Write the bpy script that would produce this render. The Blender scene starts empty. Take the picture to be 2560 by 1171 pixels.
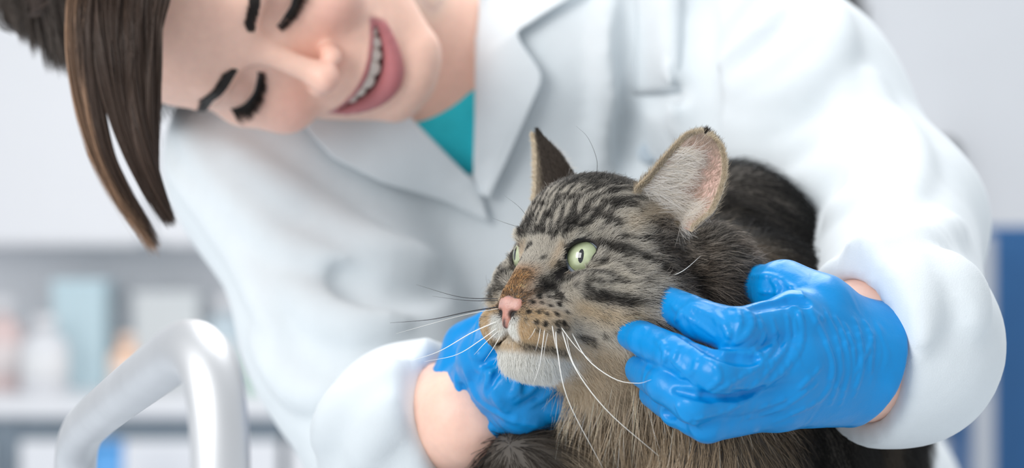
import bpy, math
import numpy as np

# ------------------------------------------------------------------ camera, world, lights, exposure
CZ = 1.18            # camera height above the floor
FPX = 5300.0         # focal length in pixels of the 2560 x 1171 frame
scene = bpy.context.scene
COL = scene.collection
cam_data = bpy.data.cameras.new('camera')
cam = bpy.data.objects.new('camera', cam_data)
COL.objects.link(cam)
cam.location = (0, 0, CZ)
cam.rotation_euler = (math.pi / 2, 0, 0)
cam_data.sensor_fit = 'HORIZONTAL'
cam_data.sensor_width = 36.0
cam_data.lens = 36.0 * FPX / 2560.0
cam_data.clip_start = 0.05
cam_data.clip_end = 50
cam_data.dof.use_dof = True
cam_data.dof.focus_distance = 0.986
cam_data.dof.aperture_fstop = (cam_data.lens / 1000) / 0.0142
scene.camera = cam

world = bpy.data.worlds.new('world')
scene.world = world
world.use_nodes = True
world.node_tree.nodes['Background'].inputs['Color'].default_value = (0.93, 0.965, 1.0, 1)
world.node_tree.nodes['Background'].inputs['Strength'].default_value = 0.72

def area_light(name, loc, target, size, power, color, size_y=None):
    d = bpy.data.lights.new(name, 'AREA')
    d.energy = power
    d.color = color
    d.size = size
    if size_y:
        d.shape = 'RECTANGLE'
        d.size_y = size_y
    o = bpy.data.objects.new(name, d)
    COL.objects.link(o)
    o.location = loc
    v = np.array(target, float) - np.array(loc, float)
    o.rotation_euler = (math.acos(-v[2] / np.linalg.norm(v)) , 0, math.atan2(v[1], v[0]) - math.pi / 2)
    return o

area_light('window_daylight', (-1.6, -0.75, 2.0), (0.0, 1.05, 1.15), 1.5, 50, (1.0, 0.99, 0.97), 1.4)
area_light('overhead_fill_light', (0.2, 2.35, 2.66), (0.2, 2.35, 0.0), 2.4, 40, (1.0, 1.0, 1.0), 1.2)  # unseen overhead fill, added to brighten the back wall and below the cupboards

scene.view_settings.view_transform = 'Standard'
scene.view_settings.look = 'None'
scene.view_settings.exposure = 0.0
scene.view_settings.gamma = 1.0
scene.view_settings.use_curve_mapping = False
scene.cycles.use_denoising = True
scene.cycles.max_bounces = 8

# ------------------------------------------------------------------ helpers
ONLY = ''
rng = np.random.default_rng(7)

def P(px, py, d):
    """a point d metres in front of the lens, seen at pixel (px, py)"""
    return np.array([(px - 1280.0) / FPX * d, d, CZ - (py - 585.5) / FPX * d])

def PL(pts):
    return [P(*p) for p in pts]

class Frame:
    """a local frame (millimetres) placed in the world"""
    def __init__(self, R, t, s):
        u, _, vt = np.linalg.svd(np.array(R, float))
        self.R = u @ vt
        self.t = np.array(t, float)
        self.s = s
    def out(self, p):
        return np.asarray(p, float) * (self.s / 1000.0) @ self.R.T + self.t
    def inn(self, p):
        return (np.asarray(p, float) - self.t) @ self.R * (1000.0 / self.s)
    def vec(self, v):
        return np.asarray(v, float) @ self.R.T

def unit(v):
    v = np.asarray(v, float)
    return v / (np.linalg.norm(v, axis=-1, keepdims=True) + 1e-12)

def catmull(pts, n):
    p = np.asarray(pts, float)
    q = np.vstack([2 * p[0] - p[1], p, 2 * p[-1] - p[-2]])
    m = len(p) - 1
    u = np.linspace(0, m, n)
    i = np.minimum(u.astype(int), m - 1)
    t = (u - i)[:, None]
    a, b, c, d = q[i], q[i + 1], q[i + 2], q[i + 3]
    return 0.5 * (2 * b + (c - a) * t + (2 * a - 5 * b + 4 * c - d) * t ** 2 + (3 * b - a - 3 * c + d) * t ** 3)

def vnoise(p, freq, seed, octaves=1):
    """smooth pseudo random scalar field, about -1..1"""
    r = np.random.default_rng(seed)
    out = 0
    amp = 1.0
    tot = 0
    for o in range(octaves):
        v = 0
        for k in range(5):
            d = unit(r.normal(size=3)) * freq * r.uniform(0.6, 1.5)
            v = v + np.sin(p @ d + r.uniform(0, 6.28) + 1.3 * np.sin(p @ (unit(r.normal(size=3)) * freq * 0.7) + r.uniform(0, 6.28)))
        out = out + amp * v / 2.6
        tot += amp
        amp *= 0.55
        freq *= 2.1
    return out / tot

def smooth01(x, a, b):
    t = np.clip((x - a) / (b - a), 0, 1)
    return t * t * (3 - 2 * t)

def mix(a, b, t):
    t = np.asarray(t)[..., None]
    return np.asarray(a) * (1 - t) + np.asarray(b) * t

class SDF:
    """signed distance grid that grows by smooth unions and cuts, then turns into one closed mesh"""
    def __init__(self, lo, hi, h, far=None):
        self.lo = np.array(lo, float)
        self.h = h
        self.n = np.ceil((np.array(hi, float) - self.lo) / h).astype(int) + 1
        self.ax = [(self.lo[i] + h * np.arange(self.n[i])).astype(np.float32) for i in range(3)]
        self.D = np.full(self.n, far if far else 40 * h, np.float32)
        self.frame = None
    def like(self):
        o = SDF(self.lo, self.lo, self.h)
        o.n, o.ax = self.n, self.ax
        o.D = np.full(self.n, 40 * self.h, np.float32)
        return o
    def win(self, lo, hi):
        a = np.clip(np.floor((np.asarray(lo) - self.lo) / self.h).astype(int), 0, self.n - 1)
        b = np.clip(np.ceil((np.asarray(hi) - self.lo) / self.h).astype(int) + 1, 1, self.n)
        b = np.maximum(b, a + 1)
        sl = tuple(slice(a[i], b[i]) for i in range(3))
        X = self.ax[0][sl[0]][:, None, None]
        Y = self.ax[1][sl[1]][None, :, None]
        Z = self.ax[2][sl[2]][None, None, :]
        return sl, X, Y, Z
    def blend(self, sl, d, k, cut=False):
        a = self.D[sl]
        if cut:
            d = -d
            hh = np.maximum(k - np.abs(a - d), 0) / k if k > 0 else 0
            self.D[sl] = np.maximum(a, d) + hh * hh * k * 0.25
        else:
            hh = np.maximum(k - np.abs(a - d), 0) / k if k > 0 else 0
            self.D[sl] = np.minimum(a, d) - hh * hh * k * 0.25
    def cone(self, a, b, ra, rb, k=0.0, cut=False):
        a = np.asarray(a, float); b = np.asarray(b, float)
        m = max(ra, rb) + k + 4 * self.h
        sl, X, Y, Z = self.win(np.minimum(a, b) - m, np.maximum(a, b) + m)
        ba = b - a
        L = float(ba @ ba) + 1e-12
        x, y, z = X - np.float32(a[0]), Y - np.float32(a[1]), Z - np.float32(a[2])
        t = np.clip((x * ba[0] + y * ba[1] + z * ba[2]) / L, 0, 1).astype(np.float32)
        d = np.sqrt((x - t * ba[0]) ** 2 + (y - t * ba[1]) ** 2 + (z - t * ba[2]) ** 2) - (ra + t * (rb - ra))
        self.blend(sl, d.astype(np.float32), k, cut)
        return self
    def chain(self, pts, radii, k=0.0, cut=False):
        radii = list(radii) if hasattr(radii, '__len__') else [radii] * len(pts)
        for i in range(len(pts) - 1):
            self.cone(pts[i], pts[i + 1], radii[i], radii[i + 1], k, cut)
        return self
    def ell(self, c, r, k=0.0, R=None, cut=False):
        c = np.asarray(c, float); r = np.asarray(r, float)
        m = (max(r) if R is not None else r) + k + 4 * self.h
        sl, X, Y, Z = self.win(c - m, c + m)
        x, y, z = X - np.float32(c[0]), Y - np.float32(c[1]), Z - np.float32(c[2])
        if R is not None:           # rows of R are the ellipsoid's own axes
            R = np.asarray(R, np.float32)
            x, y, z = (x * R[0, 0] + y * R[0, 1] + z * R[0, 2], x * R[1, 0] + y * R[1, 1] + z * R[1, 2],
                       x * R[2, 0] + y * R[2, 1] + z * R[2, 2])
        k0 = np.sqrt((x / r[0]) ** 2 + (y / r[1]) ** 2 + (z / r[2]) ** 2)
        k1 = np.sqrt((x / r[0] ** 2) ** 2 + (y / r[1] ** 2) ** 2 + (z / r[2] ** 2) ** 2)
        d = k0 * (k0 - 1) / (k1 + 1e-9)
        self.blend(sl, d.astype(np.float32), k, cut)
        return self
    def sample(self, p):
        q = (np.asarray(p, float) - self.lo) / self.h
        q = np.clip(q, 0, self.n - 1.001)
        i = q.astype(int)
        f = (q - i).astype(np.float32)
        out = 0
        for dx in (0, 1):
            wx = f[:, 0] if dx else 1 - f[:, 0]
            for dy in (0, 1):
                wy = f[:, 1] if dy else 1 - f[:, 1]
                for dz in (0, 1):
                    wz = f[:, 2] if dz else 1 - f[:, 2]
                    out = out + wx * wy * wz * self.D[i[:, 0] + dx, i[:, 1] + dy, i[:, 2] + dz]
        return out
    def grad(self, p):
        e = self.h
        return np.stack([self.sample(p + np.eye(3)[k] * e) - self.sample(p - np.eye(3)[k] * e) for k in range(3)], 1) / (2 * e)
    def hit(self, px, py, d0=0.6, d1=1.9):
        """first point of the surface along the sight line through a pixel"""
        ds = np.arange(d0, d1, 0.0015)
        w = np.stack([(px - 1280.0) / FPX * ds, ds, CZ - (py - 585.5) / FPX * ds], 1)
        l = self.frame.inn(w) if self.frame else w
        ok = np.all((l > self.lo) & (l < self.lo + self.h * (self.n - 1)), 1)
        v = np.where(ok, self.sample(l), 1.0)
        j = np.nonzero(v < 0)[0]
        return None if len(j) == 0 else l[j[0]]
    def ridge(self, pts, r, k, sink=0.4, cut=False, n=None):
        """a fold: a raised (or cut) cord laid along the surface through a line of pixels"""
        q = catmull(pts, n or max(6, len(pts) * 4))
        hits = []
        for x, y in q:
            h = self.hit(x, y)
            if h is not None:
                if hits and np.linalg.norm(h - hits[-1]) > 8 * np.linalg.norm(q[1] - q[0]) / FPX * (1000 if self.frame else 1):
                    continue
                hits.append(h)
        if len(hits) < 3:
            return self
        hits = np.array(hits)
        g = unit(self.grad(hits))
        m = len(hits)
        t = np.linspace(0, 1, m)
        rr = r * (0.35 + 0.65 * np.sin(np.pi * np.clip(t, 0.03, 0.97)) ** 0.6)
        c = hits - g * (rr * sink)[:, None] * (-1 if cut else 1)
        self.pending = getattr(self, 'pending', []) + [(c, rr, k, cut)]
        return self
    def apply(self):
        for c, rr, k, cut in getattr(self, 'pending', []):
            self.chain(c, rr, k, cut)
        self.pending = []
        return self
    def mesh(self, project=2):
        D = self.D
        s = D < 0
        a = s[:-1, :-1, :-1]
        acc = np.zeros(a.shape, np.uint8)
        for dx in (0, 1):
            for dy in (0, 1):
                for dz in (0, 1):
                    acc += s[dx:s.shape[0] - 1 + dx, dy:s.shape[1] - 1 + dy, dz:s.shape[2] - 1 + dz]
        act = (acc > 0) & (acc < 8)
        idx = np.argwhere(act)
        ids = np.full(a.shape, -1, np.int64)
        ids[act] = np.arange(len(idx))
        corner = {}
        for dx in (0, 1):
            for dy in (0, 1):
                for dz in (0, 1):
                    corner[dx, dy, dz] = D[idx[:, 0] + dx, idx[:, 1] + dy, idx[:, 2] + dz]
        V = np.zeros((len(idx), 3)); C = np.zeros(len(idx))
        cs = list(corner)
        for i in range(8):
            for j in range(i + 1, 8):
                p, q = cs[i], cs[j]
                if sum(abs(p[m] - q[m]) for m in range(3)) != 1:
                    continue
                u, v = corner[p], corner[q]
                x = (u < 0) != (v < 0)
                t = np.where(x, u / np.where(x, u - v, 1), 0)
                for m in range(3):
                    V[:, m] += np.where(x, p[m] + t * (q[m] - p[m]), 0)
                C += x
        V = V / C[:, None] + idx
        quads = []
        for ax in range(3):
            o = [0, 1, 2]; o.remove(ax)
            s0 = np.take(s, range(0, s.shape[ax] - 1), ax); s1 = np.take(s, range(1, s.shape[ax]), ax)
            e = np.argwhere(s0 != s1)
            ok = np.all((e[:, o] > 0) & (e[:, o] < (np.array(s.shape)[o] - 1)), 1)
            e = e[ok]
            inside0 = s[e[:, 0], e[:, 1], e[:, 2]]
            b, c = o
            def cell(db, dc):
                f = e.copy(); f[:, b] -= db; f[:, c] -= dc
                return ids[f[:, 0], f[:, 1], f[:, 2]]
            q = np.stack([cell(1, 1), cell(0, 1), cell(0, 0), cell(1, 0)], 1)
            flip = inside0 if ax != 1 else ~inside0
            q = np.where(flip[:, None], q, q[:, ::-1])
            quads.append(q)
        Q = np.vstack(quads)
        Q = Q[(Q >= 0).all(1)]
        V = V * self.h + self.lo
        for _ in range(project):
            d = self.sample(V); g = self.grad(V)
            V = V - np.clip(d, -self.h, self.h)[:, None] * g / (np.sum(g * g, 1)[:, None] + 0.05) * 0.8
        return V, Q

def relax(V, Q, n, lam=0.5):
    """a few passes of smoothing over the quad mesh"""
    E = np.vstack([Q[:, [0, 1]], Q[:, [1, 2]], Q[:, [2, 3]], Q[:, [3, 0]]])
    cnt = np.bincount(E[:, 0], minlength=len(V)) + np.bincount(E[:, 1], minlength=len(V))
    for _ in range(n):
        S = np.stack([np.bincount(E[:, 0], V[E[:, 1], k], len(V)) + np.bincount(E[:, 1], V[E[:, 0], k], len(V)) for k in range(3)], 1)
        V = V + lam * (S / np.maximum(cnt, 1)[:, None] - V)
    return V

def vnormals(V, F):
    F = np.asarray(F)
    n = np.cross(V[F[:, 1]] - V[F[:, 0]], V[F[:, 2]] - V[F[:, 0]])
    if F.shape[1] == 4:
        n = n + np.cross(V[F[:, 2]] - V[F[:, 0]], V[F[:, 3]] - V[F[:, 0]])
    out = np.zeros_like(V)
    for k in range(3):
        for c in range(F.shape[1]):
            out[:, k] += np.bincount(F[:, c], n[:, k], len(V))
    return unit(out)

def join(parts):
    """several (V, F) -> one"""
    Vs, Fs, o = [], [], 0
    for V, F in parts:
        Vs.append(np.asarray(V, float)); Fs.extend((np.asarray(F) + o).tolist()); o += len(V)
    return np.vstack(Vs), Fs

BASE = {}            # where each object's own origin sits in the world

def mesh_obj(name, V, F, mat, parent=None, smooth=True, col=None, origin=None):
    V = np.asarray(V, float)
    F = F.tolist() if hasattr(F, 'tolist') else F
    me = bpy.data.meshes.new(name)
    o = bpy.data.objects.new(name, me)
    COL.objects.link(o)
    if origin is None:
        origin = np.zeros(3) if parent is not None else np.array([*((V.min(0) + V.max(0)) / 2)[:2], V[:, 2].min()])
    pl = BASE[parent.name] if parent is not None else np.zeros(3)
    me.from_pydata((V - origin - pl).tolist(), [], F)
    BASE[o.name] = pl if parent is not None else np.array(origin, float)
    if smooth:
        me.polygons.foreach_set('use_smooth', [True] * len(me.polygons))
    if col is not None:
        a = me.attributes.new('Col', 'FLOAT_COLOR', 'POINT')
        c = np.ones((len(V), 4), np.float32); c[:, :3] = col
        a.data.foreach_set('color', c.ravel())
    me.materials.append(mat)
    me.update()
    if parent is not None:
        o.parent = parent
        o.location = origin
    else:
        o.location = origin
    return o

def curves_obj(name, pts, radius, mat, parent=None, col=None):
    """pts (N, M, 3), radius (N, M) or (M,), col (N, M, 3): N strands in one object"""
    N, M = pts.shape[:2]
    h = bpy.data.hair_curves.new(name)
    h.add_curves([M] * N)
    pl = BASE[parent.name] if parent is not None else np.zeros(3)
    h.attributes['position'].data.foreach_set('vector', (pts - pl).astype(np.float32).ravel())
    a = h.attributes.get('radius') or h.attributes.new('radius', 'FLOAT', 'POINT')
    a.data.foreach_set('value', np.broadcast_to(radius, (N, M)).astype(np.float32).ravel())
    if col is not None:
        a = h.attributes.new('Col', 'FLOAT_COLOR', 'POINT')
        c = np.ones((N, M, 4), np.float32); c[..., :3] = col
        a.data.foreach_set('color', c.ravel())
    h.materials.append(mat)
    o = bpy.data.objects.new(name, h)
    COL.objects.link(o)
    if parent is not None:
        o.parent = parent
    return o

def thing(name, label, cat, loc, group=None):
    o = bpy.data.objects.new(name, None)
    COL.objects.link(o)
    o.empty_display_size = 0.05
    o.location = loc
    o['label'] = label; o['category'] = cat
    BASE[o.name] = np.array(loc, float)
    if group:
        o['group'] = group
    return o

def tag(o, label, cat, group=None):
    o['label'] = label; o['category'] = cat
    if group:
        o['group'] = group
    return o

def structure(o):
    o['kind'] = 'structure'
    return o

# --- shapes
def tube(path, radii, sides=12, cap=True, flat=1.0):
    p = np.asarray(path, float)
    n = len(p)
    r = np.broadcast_to(radii, (n,))
    t = unit(np.gradient(p, axis=0))
    up = np.array([0.0, 0, 1.0]) if abs(t[0][2]) < 0.9 else np.array([1.0, 0, 0])
    V = []
    u = unit(np.cross(up, t[0]))
    for i in range(n):
        u = unit(u - t[i] * (u @ t[i]))
        v = np.cross(t[i], u)
        for k in range(sides):
            a = 2 * math.pi * k / sides
            V.append(p[i] + r[i] * (math.cos(a) * u + flat * math.sin(a) * v))
    F = []
    for i in range(n - 1):
        for k in range(sides):
            k2 = (k + 1) % sides
            F.append([i * sides + k, i * sides + k2, (i + 1) * sides + k2, (i + 1) * sides + k])
    if cap:
        F.append(list(range(sides))[::-1]); F.append([(n - 1) * sides + k for k in range(sides)])
    return np.array(V), F

def box(c, s, bevel=0.0):
    """a box with chamfered edges"""
    c = np.asarray(c, float); s = np.asarray(s, float) / 2
    if bevel <= 0:
        V = np.array([[x, y, z] for x in (-1, 1) for y in (-1, 1) for z in (-1, 1)], float) * s + c
        F = [[0, 1, 3, 2], [4, 6, 7, 5], [0, 4, 5, 1], [2, 3, 7, 6], [0, 2, 6, 4], [1, 5, 7, 3]]
        return V, F
    V, F = [], []
    idx = {}
    b = min(bevel, min(s) * 0.9)
    for sx in (-1, 1):
        for sy in (-1, 1):
            for sz in (-1, 1):
                for a in range(3):
                    e = s - b
                    e = e.copy(); e[a] = s[a]
                    idx[sx, sy, sz, a] = len(V)
                    V.append(np.array([sx, sy, sz]) * e)
    for a in range(3):
        b1, c1 = [k for k in range(3) if k != a]
        for sg in (-1, 1):
            q = []
            for u, v in ((-1, -1), (1, -1), (1, 1), (-1, 1)):
                k = [0, 0, 0]; k[a] = sg; k[b1] = u; k[c1] = v
                q.append(idx[k[0], k[1], k[2], a])
            F.append(q)
        for u in (-1, 1):
            for v in (-1, 1):
                q = []
                for w, ax in ((-1, b1), (1, b1), (1, c1), (-1, c1)):
                    k = [0, 0, 0]; k[a] = w; k[b1] = u; k[c1] = v
                    q.append(idx[k[0], k[1], k[2], ax])
                F.append(q)
    for sx in (-1, 1):
        for sy in (-1, 1):
            for sz in (-1, 1):
                F.append([idx[sx, sy, sz, a] for a in range(3)])
    V = np.array(V)
    out = []
    for f in F:                                     # outward winding
        p = V[f]
        n = np.cross(p[1] - p[0], p[2] - p[0])
        out.append(f if n @ p.mean(0) > 0 else f[::-1])
    return V + c, out

def lathe(profile, c, sides=20):
    """profile [(r, z)] turned about the vertical through c"""
    V, F = [], []
    n = len(profile)
    for r, z in profile:
        for k in range(sides):
            a = 2 * math.pi * k / sides
            V.append([c[0] + r * math.cos(a), c[1] + r * math.sin(a), c[2] + z])
    for i in range(n - 1):
        for k in range(sides):
            k2 = (k + 1) % sides
            F.append([i * sides + k, i * sides + k2, (i + 1) * sides + k2, (i + 1) * sides + k])
    F.append(list(range(sides))[::-1]); F.append([(n - 1) * sides + k for k in range(sides)])
    return np.array(V), F

def sheet(top, normal, thick):
    """a closed thin solid from a grid of points (n, m, 3)"""
    n, m = top.shape[:2]
    A = top.reshape(-1, 3); B = A - np.asarray(normal).reshape(-1, 3) * thick
    V = np.vstack([A, B]); F = []
    o = n * m
    for i in range(n - 1):
        for j in range(m - 1):
            a, b, c, d = i * m + j, i * m + j + 1, (i + 1) * m + j + 1, (i + 1) * m + j
            F.append([a, b, c, d]); F.append([o + d, o + c, o + b, o + a])
    rim = [j for j in range(m)] + [i * m + m - 1 for i in range(1, n)] + [(n - 1) * m + j for j in range(m - 2, -1, -1)] + [i * m for i in range(n - 2, 0, -1)]
    for q in range(len(rim)):
        a, b = rim[q], rim[(q + 1) % len(rim)]
        F.append([a, o + a, o + b, b])
    return V, F

# --- materials
def new_mat(name):
    m = bpy.data.materials.new(name)
    m.use_nodes = True
    nt = m.node_tree
    return m, nt, nt.nodes['Principled BSDF']

def setin(b, **kw):
    for k, v in kw.items():
        k = k.replace('_', ' ')
        if k in b.inputs:
            b.inputs[k].default_value = v

def simple(name, color, rough=0.5, metal=0.0, noise=0.0, scale=40.0, bump=0.0, bscale=200.0, col_attr=False, **kw):
    m, nt, b = new_mat(name)
    setin(b, Roughness=rough, Metallic=metal, **kw)
    c4 = (*color, 1)
    b.inputs['Base Color'].default_value = c4
    src = None
    if col_attr:
        a = nt.nodes.new('ShaderNodeAttribute'); a.attribute_name = 'Col'
        src = a.outputs['Color']
    tc = nt.nodes.new('ShaderNodeTexCoord')
    if noise > 0:
        t = nt.nodes.new('ShaderNodeTexNoise'); t.inputs['Scale'].default_value = scale; t.inputs['Detail'].default_value = 4
        nt.links.new(tc.outputs['Object'], t.inputs['Vector'])
        mp = nt.nodes.new('ShaderNodeMapRange')
        mp.inputs['From Min'].default_value = 0.3; mp.inputs['From Max'].default_value = 0.7
        mp.inputs['To Min'].default_value = 1 - noise; mp.inputs['To Max'].default_value = 1 + noise
        nt.links.new(t.outputs['Fac'], mp.inputs['Value'])
        mx = nt.nodes.new('ShaderNodeMix'); mx.data_type = 'RGBA'; mx.blend_type = 'MULTIPLY'
        mx.inputs['Factor'].default_value = 1
        if src:
            nt.links.new(src, mx.inputs['A'])
        else:
            mx.inputs['A'].default_value = c4
        nt.links.new(mp.outputs['Result'], mx.inputs['B'])
        src = mx.outputs['Result']
    if src:
        nt.links.new(src, b.inputs['Base Color'])
    if bump > 0:
        t = nt.nodes.new('ShaderNodeTexNoise'); t.inputs['Scale'].default_value = bscale; t.inputs['Detail'].default_value = 3
        nt.links.new(tc.outputs['Object'], t.inputs['Vector'])
        bp = nt.nodes.new('ShaderNodeBump'); bp.inputs['Strength'].default_value = bump; bp.inputs['Distance'].default_value = 0.001
        nt.links.new(t.outputs['Fac'], bp.inputs['Height'])
        nt.links.new(bp.outputs['Normal'], b.inputs['Normal'])
    return m

def hair_mat(name, rough=0.4, spec=0.4, trans=0.25):
    m, nt, b = new_mat(name)
    a = nt.nodes.new('ShaderNodeAttribute'); a.attribute_name = 'Col'
    nt.links.new(a.outputs['Color'], b.inputs['Base Color'])
    setin(b, Roughness=rough, Specular_IOR_Level=spec)
    t = nt.nodes.new('ShaderNodeBsdfTranslucent')
    nt.links.new(a.outputs['Color'], t.inputs['Color'])
    mx = nt.nodes.new('ShaderNodeMixShader')
    mx.inputs['Fac'].default_value = trans
    nt.links.new(b.outputs[0], mx.inputs[1]); nt.links.new(t.outputs[0], mx.inputs[2])
    nt.links.new(mx.outputs[0], nt.nodes['Material Output'].inputs['Surface'])
    return m

M = {}
M['skin'] = simple('skin', (0.7, 0.45, 0.36), rough=0.45, col_attr=True, noise=0.04, scale=180, bump=0.12, bscale=900,
                   Subsurface_Weight=0.25, Subsurface_Scale=0.006)
M['skin'].node_tree.nodes['Principled BSDF'].inputs['Subsurface Radius'].default_value = (1.0, 0.35, 0.2)
M['tooth'] = simple('tooth_enamel', (0.82, 0.78, 0.70), rough=0.2)
M['coat'] = simple('white_cotton', (0.73, 0.785, 0.82), rough=0.85, noise=0.02, scale=60, bump=0.15, bscale=1200, Sheen_Weight=0.2)
M['scrub'] = simple('turquoise_cotton', (0.03, 0.66, 0.76), rough=0.8, noise=0.04, scale=80, bump=0.15, bscale=1200)
M['glove'] = simple('blue_nitrile', (0.0, 0.25, 0.64), rough=0.32, noise=0.04, scale=60, bump=0.10, bscale=700,
                    Subsurface_Weight=0.05, Subsurface_Scale=0.003, Specular_IOR_Level=0.36)
nt = M['glove'].node_tree                                    # crumples of the thin film
t = nt.nodes.new('ShaderNodeTexNoise'); t.noise_type = 'RIDGED_MULTIFRACTAL'
t.inputs['Scale'].default_value = 75; t.inputs['Detail'].default_value = 2.0; t.inputs['Distortion'].default_value = 0.8
mp = nt.nodes.new('ShaderNodeMapping'); mp.inputs['Scale'].default_value = (1.0, 1.0, 0.55); mp.inputs['Rotation'].default_value = (0, 0.5, 0)
tc = nt.nodes.new('ShaderNodeTexCoord')
nt.links.new(tc.outputs['Object'], mp.inputs['Vector']); nt.links.new(mp.outputs[0], t.inputs['Vector'])
bp = nt.nodes.new('ShaderNodeBump'); bp.inputs['Strength'].default_value = 0.8; bp.inputs['Distance'].default_value = 0.0016
nt.links.new(t.outputs['Fac'], bp.inputs['Height'])
old = nt.nodes['Bump']
nt.links.new(old.outputs['Normal'], bp.inputs['Normal'])
nt.links.new(bp.outputs['Normal'], nt.nodes['Principled BSDF'].inputs['Normal'])
M['black'] = simple('black_strap', (0.012, 0.012, 0.014), rough=0.5, noise=0.1)
M['trousers'] = simple('dark_trousers', (0.03, 0.035, 0.05), rough=0.8, noise=0.1)
M['woman_hair'] = hair_mat('brown_hair', 0.38, 0.5, 0.1)
M['pale_fur'] = hair_mat('pale_cat_fur', 0.5, 0.3, 0.5)
M['fur'] = hair_mat('cat_fur', 0.5, 0.3, 0.3)
M['catskin'] = simple('cat_skin', (0.3, 0.25, 0.2), rough=0.7, col_attr=True)
M['steel'] = simple('brushed_steel', (0.74, 0.75, 0.77), rough=0.50, metal=1.0, noise=0.04, scale=30)
M['white_wall'] = simple('white_wall_paint', (0.78, 0.80, 0.83), rough=0.9, noise=0.015, scale=6)
M['floor'] = simple('grey_vinyl_floor', (0.55, 0.57, 0.6), rough=0.5, noise=0.05, scale=8)
M['white_laminate'] = simple('white_laminate', (0.82, 0.83, 0.86), rough=0.4, noise=0.01)

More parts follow.
